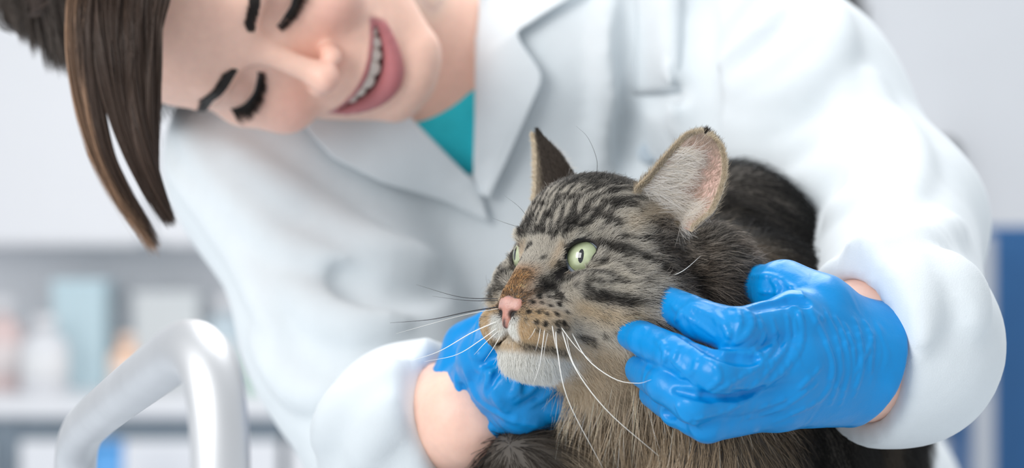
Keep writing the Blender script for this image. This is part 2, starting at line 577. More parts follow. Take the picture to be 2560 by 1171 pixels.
# ------------------------------------------------------------------ the room behind
TZ = CZ - 0.255                    # height of the exam table
if not ONLY or 'room' in ONLY:
    WALL_Y = 4.85
    structure(mesh_obj('floor', *box((0, 2.2, -0.02), (8, 6.4, 0.04)), M['floor'], smooth=False))
    structure(mesh_obj('wall_back', *box((0, WALL_Y + 0.05, 1.35), (8, 0.1, 2.7)), M['white_wall'], smooth=False))
    structure(mesh_obj('baseboard_back', *box((0, WALL_Y - 0.006, 0.05), (8, 0.012, 0.1), 0.003), M['white_laminate'], smooth=False))

    CF_Y, CM_Y = 4.22, 4.535       # front of the doors, middle of the worktop
    CTZ = P(0, 1012, CF_Y - 0.03)[2]
    X_ = lambda px, d=4.22: float(P(px, 0, d)[0])
    M['grey_laminate'] = simple('grey_laminate', (0.20, 0.25, 0.30), rough=0.5, noise=0.03)
    M['dark_laminate'] = simple('dark_laminate', (0.06, 0.08, 0.10), rough=0.5, noise=0.03)
    def cabinet(x0, x1, n, label, gap=0.0):
        c = thing('base_cabinet', label, 'cabinet', ((x0 + x1) / 2, CM_Y, 0.0), 'base cabinets along the back wall')
        h = CTZ - 0.03
        mesh_obj('body', *box(((x0 + x1 + gap) / 2, CM_Y, (h + 0.08) / 2), (x1 - x0 + gap, 0.58, h - 0.08), 0.003), M['grey_laminate'], c, smooth=False)
        mesh_obj('plinth', *box(((x0 + x1) / 2, CM_Y + 0.03, 0.04), (x1 - x0, 0.50, 0.08)), M['dark_laminate'], c, smooth=False)
        w = (x1 - x0) / n
        for k in range(n):
            cx = x0 + w * (k + 0.5)
            dd = mesh_obj('door', *box((cx, CF_Y, (h - 0.045 + 0.09) / 2), (w - 0.010, 0.02, h - 0.045 - 0.09), 0.003), M['white_laminate'], c, smooth=False)
            hx = cx + (w / 2 - 0.05) * (1 if k == 0 else -1)
            mesh_obj('handle', *tube([(hx, CF_Y - 0.008, h - 0.30), (hx, CF_Y - 0.03, h - 0.295), (hx, CF_Y - 0.03, h - 0.165), (hx, CF_Y - 0.008, h - 0.16)], 0.005, 10), M['steel'], dd)
    xa = X_(14)
    cabinet(xa - 0.95, xa - 0.025, 2, 'white base cabinet left of the dark gap at the far left', 0.049)
    cabinet(xa + 0.025, X_(705), 1, 'white base cabinet below the worktop behind the steel rail')
    cabinet(X_(715), X_(1500), 1, 'white base cabinet behind the right sleeve of the woman')
    cabinet(X_(1510), X_(2215), 1, 'white base cabinet behind the cat and the coat')
    cabinet(X_(2222), X_(2425), 1, 'narrow white base cabinet at the right end of the worktop')
    w = mesh_obj('worktop', *box(((xa - 0.95 + X_(2428)) / 2, CM_Y, CTZ - 0.015), (X_(2428) - xa + 0.95, 0.62, 0.03), 0.005), M['white_laminate'], smooth=False)
    tag(w, 'long white worktop along the back wall', 'worktop')
    CBZ = P(0, 606, 4.61)[2]
    for x0, x1, lab in ((X_(-700), X_(292), 'white wall cupboard behind the hanging hair at the far left'), (X_(296), X_(1300), 'white wall cupboard behind the face and shoulder of the woman')):
        c = thing('wall_cupboard', lab, 'cupboard', ((x0 + x1) / 2, 4.735, CBZ), 'wall cupboards above the worktop')
        mesh_obj('body', *box(((x0 + x1) / 2, 4.735, CBZ + 0.40), (x1 - x0, 0.22, 0.80), 0.004), M['white_laminate'], c, smooth=False)
        dd = mesh_obj('door', *box(((x0 + x1) / 2, 4.615, CBZ + 0.40), (x1 - x0 - 0.004, 0.02, 0.80), 0.003), M['white_laminate'], c, smooth=False)
        mesh_obj('finger_pull', *box(((x0 + x1) / 2, 4.61, CBZ - 0.004), (x1 - x0 - 0.05, 0.02, 0.008), 0.002), M['steel'], dd, smooth=False)
    def bottle(px, py_top, d, r, color, label, capcol=(0.8, 0.8, 0.82)):
        x = P(px, 0, d)[0]; h = P(0, py_top, d)[2] - CTZ
        b = thing('bottle', label, 'bottle', (x, d, CTZ), 'bottles on the worktop')
        m = simple('bottle_plastic', color, rough=0.35)
        mesh_obj('body', *lathe([(0.001, 0), (r * .95, 0), (r, 0.004), (r, h * 0.62), (r * 0.85, h * 0.70), (r * 0.40, h * 0.78), (r * 0.38, h * 0.83), (0.001, h * 0.83)], (x, d, CTZ), 24), m, b)
        mesh_obj('cap', *lathe([(0.001, h * .825), (r * 0.5, h * .825), (r * 0.5, h * .98), (r * 0.45, h), (0.001, h)], (x, d, CTZ), 20), simple('cap_plastic', capcol, rough=0.4), b)
        mesh_obj('paper_label', *lathe([(r * 1.003, h * 0.15), (r * 1.012, h * 0.151), (r * 1.012, h * 0.5), (r * 1.003, h * 0.501)], (x, d, CTZ), 24), simple('label_paper', tuple(0.5 + 0.4 * v for v in color), rough=0.7), b)
    def carton(px, py_top, d, w, color, label):
        x = P(px, 0, d)[0]; h = P(0, py_top, d)[2] - CTZ
        b = thing('carton', label, 'box', (x, d, CTZ), 'cartons on the worktop')
        mesh_obj('body', *box((x, d, CTZ + h * 0.47), (w, 0.11, h * 0.94), 0.002), simple('carton_card', color, rough=0.6), b, smooth=False)
        mesh_obj('lid', *box((x, d, CTZ + h * 0.97), (w + 0.004, 0.114, h * 0.06), 0.001), simple('carton_lid', tuple(min(0.9, v * 1.1) for v in color), rough=0.6), b, smooth=False)
    bottle(8, 745, 4.62, 0.045, (0.80, 0.62, 0.60), 'pink bottle at the far left end of the worktop')
    carton(208, 700, 4.70, 0.115, (0.58, 0.74, 0.80), 'pale blue carton on the worktop left of the rail bend')
    bottle(112, 790, 4.50, 0.050, (0.78, 0.79, 0.82), 'white bottle between the pink bottle and the blue carton')
    bottle(316, 836, 4.44, 0.036, (0.90, 0.62, 0.46), 'orange bottle just above the sloping part of the rail', (0.90, 0.66, 0.52))
    carton(424, 730, 4.70, 0.14, (0.68, 0.71, 0.72), 'pale grey carton behind the top of the rail')
    bottle(640, 850, 4.56, 0.034, (0.50, 0.72, 0.62), 'mint green bottle beside the edge of the right sleeve')
    bottle(560, 740, 4.68, 0.046, (0.58, 0.68, 0.74), 'pale blue bottle right of the rail bend')
    carton(2350, 915, 4.50, 0.085, (0.82, 0.48, 0.44), 'red carton on the worktop below the left sleeve')
    b = thing('paper_bin', 'blue bin on the floor seen between the legs of the rail', 'bin', (X_(262, 3.9), 3.9, 0.0))
    M['bin'] = simple('blue_plastic', (0.10, 0.36, 0.75), rough=0.4)
    zt = P(0, 1108, 3.9)[2]
    mesh_obj('body', *lathe([(0.001, 0.0), (0.030, 0.0), (0.034, zt), (0.031, zt), (0.027, 0.01), (0.001, 0.01)], (X_(262, 3.9), 3.9, 0), 28), M['bin'], b)
    mesh_obj('rim', *lathe([(0.0335, zt - 0.004), (0.037, zt - 0.004), (0.037, zt + 0.003), (0.0335, zt + 0.003)], (X_(262, 3.9), 3.9, 0), 28), M['bin'], b)
    # right edge
    M['blue'] = simple('blue_paint', (0.016, 0.098, 0.26), rough=0.5, noise=0.04)
    x0 = X_(2484, 3.75); zt = P(0, 566, 3.75)[2]
    b = thing('storage_locker', 'tall blue storage locker at the right edge', 'locker', (x0 + 0.22, 3.95, 0.0))
    mesh_obj('body', *box((x0 + 0.22, 3.97, zt / 2), (0.44, 0.38, zt), 0.006), M['blue'], b, smooth=False)
    dr = mesh_obj('door', *box((x0 + 0.22, 3.772, zt / 2 + 0.01), (0.43, 0.016, zt - 0.06), 0.004), M['blue'], b, smooth=False)
    mesh_obj('handle', *tube([(x0 + 0.37, 3.766, zt * 0.55), (x0 + 0.37, 3.74, zt * 0.55 + 0.005), (x0 + 0.37, 3.74, zt * 0.55 + 0.115), (x0 + 0.37, 3.766, zt * 0.55 + 0.12)], 0.005, 10), M['steel'], dr)
    x1 = X_(2459, 3.6)
    M['post'] = simple('grey_post', (0.40, 0.43, 0.48), rough=0.5, noise=0.03)
    zt = P(0, 590, 3.6)[2]
    p_ = thing('screen_panel', 'narrow grey upright panel between the worktop and the blue locker', 'panel', (x1, 3.6, 0.0))
    mesh_obj('panel', *box((x1, 3.6, zt / 2 + 0.006), (0.030, 0.05, zt - 0.012), 0.004), M['post'], p_, smooth=False)
    mesh_obj('foot', *box((x1, 3.6, 0.008), (0.036, 0.22, 0.016), 0.003), M['post'], p_, smooth=False)
    c0 = P(2360, 460, 4.78)
    s_ = thing('wall_speaker', 'narrow black speaker on the white wall behind the left elbow', 'speaker', (c0[0], 4.80, c0[2] - 0.13))
    mesh_obj('body', *box((c0[0], 4.78, c0[2]), (0.062, 0.09, 0.20), 0.022), M['black'], s_, smooth=False)
    mesh_obj('bracket', *box((c0[0], 4.838, c0[2]), (0.03, 0.03, 0.06), 0.004), M['steel'], s_, smooth=False)
    c0 = P(2122, 18, 4.84)
    k_ = thing('coat_hook', 'small dark hook on the wall behind the left shoulder', 'hook', (c0[0], 4.84, c0[2] - 0.07))
    mesh_obj('plate', *box((c0[0], 4.843, c0[2]), (0.045, 0.014, 0.15), 0.005), M['black'], k_, smooth=False)
    mesh_obj('prong', *tube([(c0[0], 4.84, c0[2] - 0.03), (c0[0] + .01, 4.80, c0[2] - 0.055), (c0[0] + .02, 4.775, c0[2] - 0.04), (c0[0] + .02, 4.770, c0[2])], 0.007, 10), M['black'], k_)

# ------------------------------------------------------------------ the woman
if not ONLY or 'woman' in ONLY:
    woman = thing('person', 'woman in white lab coat and blue gloves bending over the cat, smiling', 'person', (0.25, 1.62, 0.0))
    HF = Frame([[0.4092, -0.8282, 0.3829], [-0.3868, -0.5376, -0.7493], [0.8264, 0.1585, -0.5403]], (-0.1431, 1.2, 0.1067 + CZ), 0.9744)

    # ---- head, in millimetres: x to her left, y to the crown, z out of the face, origin between the eyes
    hd = SDF((-86, -178, -190), (86, 122, 48), 1.4, far=60)
    hd.frame = HF
    hd.ell((0, 28, -86), (73, 84, 92))                                   # skull
    hd.ell((0, 24, -34), (58, 46, 42), 20)                               # forehead
    hd.ell((0, -48, -46), (53, 60, 52), 26)                              # lower face
    for s in (-1, 1):
        hd.cone((s * 52, -48, -78), (s * 19, -102, -8), 15, 13, 24)      # jaw
        hd.ell((s * 44, -18, -28), (20, 16, 22), 18)                     # cheekbone
        hd.ell((s * 36, -36, -9), (19, 19, 18), 14)                      # smiling cheek
    hd.ell((0, -104, -3), (18, 14, 14), 18)                              # chin
    hd.ell((0, -66, -10), (30, 22, 21), 16)                              # muzzle
    for s in (-1, 1):
        hd.ell((s * 31, 3, 9), (18, 11, 11), 12, cut=True)               # eye sockets
        hd.chain([(s * 10, 15, 5), (s * 26, 19, 2), (s * 45, 15, -11)], [5, 6, 5], 12)   # brow ridge
        hd.ell((s * 31, -2, -12.5), (16, 13, 13.5), 3)                   # lidded eyeball
        hd.chain([(s * 16, 2, -3), (s * 30, 9, -0.5), (s * 45, 2, -8)], [1.6, 2.2, 1.6], 3)   # lid fold
    hd.cone((0, 8, 4), (0, -26, 19), 6.0, 7, 8)                          # nose bridge
    hd.ell((0, -34, 24.5), (9.5, 8.8, 9.5), 6)                           # nose tip
    for s in (-1, 1):
        hd.ell((s * 11.0, -37.5, 14), (5.6, 6.6, 9.5), 3)                      # wings
        hd.ell((s * 5.6, -43.6, 18), (3.3, 3.2, 6), 1.5, cut=True)       # nostrils
    hd.cone((0, -46, 13), (0, -40, 23), 2.6, 3.4, 3)
    # mouth, open in a smile
    def smile(x, y0, lift=0.0085):
        return y0 + lift * x * x
    hd.chain([(x, smile(x, -71), 14.0 - 0.0140 * x * x) for x in np.linspace(-32, 32, 13)], [1.2 + 4.4 * (1 - abs(q)) for q in np.linspace(-1, 1, 13)], 1.5, cut=True)
    hd.chain([(x, smile(x, -73.5), 9.5 - 0.0140 * x * x) for x in np.linspace(-31, 31, 13)], [1 + 5.4 * (1 - abs(q) ** 2) for q in np.linspace(-1, 1, 13)], 1.5, cut=True)
    hd.chain([(x, smile(x, -64.5, 0.0035) , 10.4 - 0.0130 * x * x) for x in np.linspace(-34, 34, 13)], [1.3 + 1.9 * (1 - abs(q)) for q in np.linspace(-1, 1, 13)], 2.0)
    hd.chain([(x, smile(x, -84.5, 0.0165), 9.6 - 0.0125 * x * x) for x in np.linspace(-33, 33, 15)], [1.5 + 4.6 * (1 - abs(q) ** 1.6) for q in np.linspace(-1, 1, 15)], 2.5)
    for s in (-1, 1):
        hd.chain([(s * 19, -43, 12), (s * 31, -56, 8), (s * 36, -68, 1)], [1.0, 1.6, 1.0], 5, cut=True)   # smile crease
        hd.ell((s * 74, -22, -84), (7, 28, 17), 5)                       # ears
    hd.cone((0, -60, -88), (0, -122, -95), 46, 46, 22)
    hV, hQ = hd.mesh()
    hV = relax(hV, hQ, 2)

    def head_col(p):
        x, y, z = p[:, 0], p[:, 1], p[:, 2]
        base = np.tile(np.array([0.95, 0.605, 0.485]), (len(p), 1))
        n = vnoise(p, 0.06, 3)
        base *= (1 + 0.03 * n)[:, None]
        ax = np.abs(x)
        cheek = np.exp(-(((ax - 36) / 20) ** 2 + ((y + 36) / 17) ** 2))
        nose = np.exp(-((x / 13) ** 2 + ((y + 38) / 11) ** 2)) * (z > 8)
        base = mix(base, (0.86, 0.45, 0.37), np.clip(0.55 * cheek + 0.4 * nose, 0, 1))
        sock = np.exp(-(((ax - 31) / 19) ** 2 + ((y - 2) / 10) ** 2)) * (z > -30)
        base = mix(base, (0.42, 0.25, 0.21), 0.35 * sock)
        # lips
        yu = -63.0 + 0.0035 * x * x
        yl = -92.5 + 0.0185 * x * x
        lip = smooth01(yu - y, -0.5, 1.2) * smooth01(y - yl, -0.5, 1.5) * smooth01(35 - ax, 0, 3) * (z > -12)
        base = mix(base, (0.52, 0.18, 0.19), lip)
        inner = ((x / 31) ** 2 + ((y - (-73 + 0.0085 * x * x)) / 8) ** 2 < 1) & (z < 7.6 - 0.0125 * x * x) & (z > -14)
        base[inner] = (0.10, 0.02, 0.02)
        return base
    hcol = head_col(hV)

    # ---- torso, neck and arms, in world metres
    SH_R, SH_L = P(700, 405, 1.37), P(1735, 25, 1.38)
    EL_R, EL_L = P(1075, 1310, 1.28), P(2228, 560, 1.24)
    WR_R, WR_L = P(1165, 1050, 1.075), P(2130, 905, 1.008)
    SL_R, SL_L = P(1125, 1078, 1.105), P(2150, 878, 1.028)
    AX_R, AX_L = unit(np.array([0.80, -0.35, 0.30])), unit(np.array([-0.90, -0.42, -0.10]))
    NECK = P(1150, 150, 1.40)
    HIP = np.array([0.20, 1.70, 0.93])
    bd = SDF((-0.40, 0.93, 0.55), (0.42, 1.90, 1.45), 0.006, far=0.12)
    bd.cone(HF.out((0, -66, -85)), NECK, 0.050, 0.058, 0.03)
    bd.cone(SH_R, SH_L, 0.055, 0.055, 0.04)
    chest = (SH_R + SH_L) / 2 + np.array([0.05, 0.10, -0.12])
    bd.ell(chest, (0.17, 0.10, 0.16), 0.06)
    bd.cone(chest, HIP, 0.11, 0.13, 0.06)
    bd.chain([SH_R, EL_R, P(1060, 1085, 1.12), WR_R], [0.045, 0.036, 0.031, 0.027], 0.03)
    bd.chain([SH_L, EL_L, SL_L - AX_L * 0.024, SL_L, WR_L], [0.045, 0.036, 0.028, 0.0245, 0.0225], 0.03)
    bV, bQ = bd.mesh()
    V, F = join([(HF.out(hV), hQ), (bV, bQ)])
    bcol = np.tile(np.array([0.95, 0.605, 0.485]), (len(bV), 1))
    body = mesh_obj('body', V, F, M['skin'], woman, col=np.vstack([hcol, bcol]))

    # ---- teeth
    def tooth_mesh(x, w, h):
        zc = 8.0 - 0.0140 * x * x
        yc = smile(x, -70.0, 0.0060) + (5.0 - h / 2)
        t = SDF((-6, -8, -5), (6, 8, 5), 0.5, far=6)
        t.ell((0, 0, 0), (w / 2, h / 2, 2.6))
        t.ell((0, h * 0.18, 0), (w / 2 * 0.96, h / 2 * 0.9, 2.5), 2.0)
        t.ell((0, -h * 0.24, 0), (w / 2 * 0.98, h * 0.24, 2.2), 1.5)
        v, q = t.mesh(1)
        ang = math.atan(0.030 * x)
        v = np.stack([v[:, 0] * math.cos(ang) + v[:, 2] * math.sin(ang) + x, v[:, 1] + yc, -v[:, 0] * math.sin(ang) + v[:, 2] * math.cos(ang) + zc - 2.4], 1)
        return HF.out(v), q
    for x, w, h in ((-4.5, 9.2, 12.2), (4.5, 9.2, 12.2), (-12.5, 7.6, 11.2), (12.5, 7.6, 11.2), (-19.3, 7.2, 10.8), (19.3, 7.2, 10.8), (-25.2, 6.4, 8.8), (25.2, 6.4, 8.8)):
        mesh_obj('tooth', *tooth_mesh(x, w, h), M['tooth'], woman)

    # ---- brows and lashes
    def zhit(x, y, z0=40, z1=-60):
        zs = np.arange(z0, z1, -0.5)
        v = hd.sample(np.stack([np.full_like(zs, x), np.full_like(zs, y), zs], 1))
        j = np.nonzero(v < 0)[0]
        return zs[j[0]] if len(j) else z1
    dark = np.array([0.018, 0.012, 0.010])
    def onface(pts, lift):
        q = pts.reshape(-1, 3).copy()
        best = np.full(len(q), -60.0); done = np.zeros(len(q), bool)
        for z in np.arange(40, -60, -0.5):
            v = hd.sample(np.stack([q[:, 0], q[:, 1], np.full(len(q), z)], 1))
            new = (v < 0) & ~done
            best[new] = z; done |= new
        q[:, 2] = best + lift
        return q.reshape(pts.shape)
    for s in (-1, 1):
        roots, tips = [], []
        for i in range(640):
            u = rng.uniform(0, 1)
            w = 4.6 * (0.62 + 0.9 * u - 1.25 * u ** 3)
            px_ = np.interp(u, [0, .5, 1], [12, 30, 56]); py_ = np.interp(u, [0, .6, 1], [14.0, 19.5, 13.5]) + rng.uniform(-w, w) * 0.8
            z = zhit(s * px_, py_)
            d = unit(np.array([s * (0.75 + 0.2 * u), 0.75 - 1.15 * u, 0.25]))
            roots.append(np.array([s * px_, py_, z - 0.3])); tips.append(d)
        r = np.array(roots); d = np.array(tips)
        t = np.linspace(0, 1, 4)[None, :, None]
        pts = onface(r[:, None] + d[:, None] * t * 7.0, 0.2) + np.array([0, 0, 1.0]) * np.sin(t * 2.6) * 0.9
        curves_obj('eyebrow', HF.out(pts), np.array([0.00028, .00026, .0002, .00005]), M['woman_hair'], woman, np.broadcast_to(dark, (len(r), 4, 3)))
        roots, tips, lens = [], [], []
        for i in range(330):
            u = rng.uniform(0, 1)
            x = np.interp(u, [0, 1], [15.5, 46.5]); y = -4.5 - 6.0 * math.sin(math.pi * u) ** 0.8 + rng.uniform(-.8, .8) + 2.2 * u
            z = zhit(s * x, y)
            roots.append((s * x, y, z - 0.3)); tips.append(unit((s * (0.9 * u - 0.25), -0.85, 0.55))); lens.append(rng.uniform(7, 11.5) * (0.55 + 0.6 * u))
        r = np.array(roots); d = np.array(tips); L = np.array(lens)[:, None, None]
        t = np.linspace(0, 1, 5)[None, :, None]
        pts = r[:, None] + d[:, None] * t * L + np.array([0, 0.25, 0.25]) * t ** 2 * L
        curves_obj('eyelashes', HF.out(pts), np.array([0.00035, .0003, .00022, .00014, .00003]), M['woman_hair'], woman, np.broadcast_to(dark * 0.5, (len(r), 5, 3)))
        pts = []
        for u in np.linspace(0, 1, 14):
            x = np.interp(u, [0, 1], [15, 47]); y = -4.5 - 6.0 * math.sin(math.pi * u) ** 0.8 + 2.2 * u
            pts.append((s * x, y, zhit(s * x, y)))
        mesh_obj('lash_line', *tube(HF.out(np.array(pts)), 0.0009 * np.sin(np.linspace(0.25, 2.9, 14)) + 0.0002, 8), M['black'], woman)

    # ---- hair: locks of strands that start on the scalp and hang down
    def lock(way, n, w0, w1, c0, c1, seed, M_=14, fray=0.0):
        r = np.random.default_rng(seed)
        g = catmull(np.array(way), M_)
        t = np.linspace(0, 1, M_)
        off = np.clip(r.normal(size=(n, 3)), -1.3, 1.3) * 0.5
        wid = (w0 + (w1 - w0) * t ** 0.85)[None, :, None]
        wob = np.stack([vnoise(np.concatenate([off * 3 + k * 11, ], 1), 1.0, seed + k) for k in range(3)], 1)
        pts = g[None] + off[:, None] * wid + wob[:, None] * wid * 0.35 * np.sin(t * 5 + off[:, :1] * 2)[..., None]
        pts += fray * r.normal(size=(n, 1, 3)) * (t ** 4)[None, :, None]
        cut = 1 - 0.14 * r.uniform(size=n) ** 1.5
        ti = t[None] * cut[:, None] * (M_ - 1)
        i = np.minimum(ti.astype(int), M_ - 2); f = (ti - i)[..., None]
        a = np.arange(n)[:, None]
        pts = pts[a, i] * (1 - f) + pts[a, i + 1] * f
        c = mix(np.array(c0), np.array(c1), r.uniform(size=n)) * r.uniform(0.7, 1.3, size=(n, 1))
        return pts, np.broadcast_to(c[:, None], (n, M_, 3))
    dk, md, lt = (0.040, 0.024, 0.017), (0.085, 0.050, 0.034), (0.50, 0.30, 0.18)
    scalp = lambda x, y, z: HF.out((x, y, z))
    locks = []
    part_l = scalp(20, 104, -62)
    def L(pxs, **k):
        locks.append(lock([scalp(k.pop('x', -22), k.pop('y', 104), k.pop('z', -62))] + PL(pxs), **k))
    # the fall beside the forehead
    L([(215, -80, 1.15), (195, 60, 1.13), (215, 260, 1.125), (268, 440, 1.125), (388, 628, 1.13)], n=800, w0=0.011, w1=0.0022, c0=lt, c1=md, seed=1, fray=.0015)
    L([(225, -80, 1.15), (218, 60, 1.128), (236, 260, 1.125), (285, 430, 1.125), (392, 612, 1.13)], n=700, w0=0.010, w1=0.0025, c0=md, c1=dk, seed=2, fray=.001)
    L([(268, -80, 1.15), (274, 80, 1.125), (298, 250, 1.122), (348, 415, 1.122), (428, 560, 1.125)], n=1500, w0=0.016, w1=0.003, c0=dk, c1=md, seed=3, fray=.001)
    L([(312, -80, 1.15), (316, 80, 1.122), (326, 250, 1.12), (366, 410, 1.12), (426, 548, 1.125)], n=1600, w0=0.018, w1=0.003, c0=dk, c1=md, seed=4)
    L([(355, -80, 1.14), (358, 80, 1.125), (362, 230, 1.122), (372, 340, 1.122), (392, 452, 1.125)], n=1300, w0=0.015, w1=0.0025, c0=dk, c1=md, seed=5)
    L([(385, -80, 1.13), (390, 60, 1.125), (392, 180, 1.124), (386, 280, 1.124), (384, 400, 1.125)], n=420, w0=0.007, w1=0.002, c0=md, c1=dk, seed=6, fray=.001)
    # the back of the bob
    for k, (x, y2, d) in enumerate([(45, 65, 1.24), (75, 90, 1.23), (105, 125, 1.22), (135, 155, 1.21), (165, 168, 1.19), (195, 175, 1.17), (215, 175, 1.165)]):
        L([(x + 20, -140, d), (x, -60, d), (x, 0, d), (x + 6, y2 * .6, d), (x + 14, y2, d)], n=1000, w0=0.022, w1=0.010, c0=(0.05, 0.04, 0.035), c1=(0.10, 0.075, 0.06), seed=20 + k, y=96, z=-70 - 8 * k)
    for k, (x, y2, d) in enumerate([(20, -40, 1.30), (60, 40, 1.29), (100, 80, 1.28), (140, 110, 1.27)]):
        L([(x + 30, -180, d), (x, -90, d), (x, -20, d), (x + 14, y2, d)], n=900, w0=0.026, w1=0.014, c0=(0.05, 0.04, 0.035), c1=(0.10, 0.075, 0.06), seed=30 + k, y=70, z=-120)
    # cap over the skull
    rr = np.random.default_rng(55)
    n = 9000
    a = rr.uniform(-math.pi, math.pi, n); e = rr.uniform(-0.5, 1.5, n)
    dirs = np.stack([np.cos(e) * np.sin(a), np.sin(e), np.cos(e) * np.cos(a)], 1)
    root = np.array([0, 28, -86]) + dirs * np.array([73, 84, 92])
    keep = (root[:, 2] < -45 + 0.75 * (root[:, 1] - 30)) & (root[:, 1] > -45)
    root = root[keep]; dirs = dirs[keep]
    g = np.array([0, 0, -1.0]) @ HF.R * 1.0
    tt = np.linspace(0, 1, 9)
    pts = np.zeros((len(root), 9, 3)); pts[:, 0] = root
    cur = root.copy(); fl = np.tile(unit(np.array([0.0, -0.35, -0.9])), (len(root), 1))
    for i in range(1, 9):
        nrm = unit((cur - np.array([0, 28, -86])) / np.array([73, 84, 92]) ** 2)
        d = fl * 0.8 + g * 0.5
        d = unit(d - nrm * np.minimum(0, (d * nrm).sum(1))[:, None])
        cur = cur + d * rr.uniform(9, 12, (len(root), 1))
        k = np.sqrt((((cur - np.array([0, 28, -86])) / np.array([73, 84, 92])) ** 2).sum(1))
        push = np.maximum(1.03 / k, 1)[:, None]
        cur = (cur - np.array([0, 28, -86])) * push + np.array([0, 28, -86])
        pts[:, i] = cur + nrm * 3
    cc = mix(np.array(dk), np.array(md), rr.uniform(size=len(root)))
    ok = ~((pts[:, :, 2] > -22).any(1)) & ~(((pts[:, :, 0] < 0) & (pts[:, :, 1] < 18) & (pts[:, :, 2] > -75)).any(1))
    pts, root, cc = pts[ok], root[ok], cc[ok]
    cap_pts = HF.out(pts)
    hair_sets = {}
    allp = np.concatenate([p for p, c in locks]); allc = np.concatenate([c for p, c in locks])
    hp = curves_obj('hair', allp, 0.00011 * np.array([1] * 11 + [.85, .6, .25]), M['woman_hair'], woman, allc)
    hp['kind'] = 'stuff'
    hc = curves_obj('hair_crown', cap_pts, 0.00022 * np.ones(9), M['woman_hair'], woman, np.broadcast_to(cc[:, None], (len(root), 9, 3)))
    hc['kind'] = 'stuff'

    # ---- turquoise scrub top under the coat
    sc = SDF((-0.30, 1.20, 0.70), (0.40, 1.90, 1.42), 0.006, far=0.1)
    sc.ell(chest, (0.18, 0.112, 0.17), 0.05)
    sc.cone(SH_R, SH_L, 0.060, 0.060, 0.04)
    sc.cone(chest, HIP, 0.122, 0.142, 0.06)
    sc.ell(P(1120, 95, 1.36), (0.055, 0.075, 0.034), 0.01, cut=True)
    mesh_obj('scrub_top', *sc.mesh(), M['scrub'], woman)

    # ---- lab coat
    M['button'] = simple('button_plastic', (0.5, 0.58, 0.65), rough=0.3)
    ct = SDF((-0.36, 0.94, 0.45), (0.42, 1.95, 1.46), 0.0045, far=0.1)
    ct.cone(SH_R, SH_L, 0.068, 0.068, 0.05)
    ct.ell(chest, (0.20, 0.125, 0.19), 0.05)
    ct.cone(chest, HIP, 0.13, 0.155, 0.06)
    ct.cone(HIP, HIP + np.array([0.02, 0.03, -0.4]), 0.155, 0.19, 0.05)
    ct.chain([SH_R, (SH_R * 0.5 + EL_R * 0.5) , EL_R], [0.064, 0.060, 0.055], 0.035)
    ct.chain([EL_R, SL_R - AX_R * 0.020, SL_R + AX_R * 0.01], [0.056, 0.045, 0.043], 0.035)

    ct.chain([SH_L, SH_L * 0.5 + EL_L * 0.5, EL_L], [0.070, 0.066, 0.050], 0.035)
    ct.chain([EL_L, SL_L - AX_L * 0.024, SL_L + AX_L * 0.01], [0.050, 0.043, 0.0425], 0.03)
    for pts, r in [
        ([(2085, 20), (2082, 108), (2035, 197), (1939, 251), (1830, 268)], .012), ([(2118, 209), (2112, 335), (2070, 442), (2000, 482), (1900, 462)], .013),
        ([(1790, 180), (1860, 110), (1960, 20)], .008), ([(1800, 225), (1900, 200), (2000, 120), (2040, 20)], .008), ([(1790, 300), (1880, 330), (2000, 300)], .008),
        ([(1800, 350), (1880, 380), (1990, 380), (2060, 330)], .008), ([(2170, 200), (2190, 330), (2170, 470), (2090, 540)], .010),
        ([(2240, 300), (2270, 400), (2260, 500)], .010), ([(2090, 660), (2180, 640), (2290, 600), (2390, 560)], .011),
        ([(2285, 640), (2290, 740), (2280, 850)], .009), ([(2350, 660), (2400, 720), (2430, 800)], .009), ([(2100, 720), (2170, 700), (2250, 720)], .008),
        ([(450, 300), (560, 460), (700, 600), (860, 660)], .012), ([(430, 420), (540, 540), (640, 700), (700, 860)], .010),
        ([(560, 360), (700, 470), (900, 600), (1080, 650)], .010), ([(700, 700), (850, 800), (1000, 800)], .010), ([(640, 850), (760, 980), (900, 950), (1040, 880)], .010),
        ([(800, 1100), (880, 1000), (1000, 940)], .010), ([(900, 1150), (960, 1050), (1050, 990)], .008), ([(1520, 0), (1530, 200), (1500, 400)], .010), ([(1690, -20), (1700, 150), (1690, 320)], .009)]:
        ct.ridge(pts, r * 1.2, 0.010, sink=0.48)
    for pts, r in [
        ([(2022, 612), (2100, 600), (2178, 585), (2297, 538), (2370, 505)], .007), ([(1735, -20), (1740, 100), (1748, 200), (1752, 320)], .009), ([(1742, 150), (1750, 230), (1758, 330), (1775, 420)], .013), ([(1765, 0), (1762, 90), (1752, 170)], .005),
        ([(1770, 160), (1850, 70), (1900, -10)], .005), ([(1582, -20), (1583, 120), (1580, 240)], .006), ([(1580, 242), (1640, 246), (1700, 236)], .003),
        ([(1575, 240), (1570, 340), (1575, 430)], .005), ([(845, 690), (900, 720), (1010, 740), (1110, 730)], .007), ([(1000, 880), (1060, 800), (1110, 740)], .007)]:
        ct.ridge(pts, r, 0.010, sink=0.5, cut=True)
    ct.apply()
    lap = {}
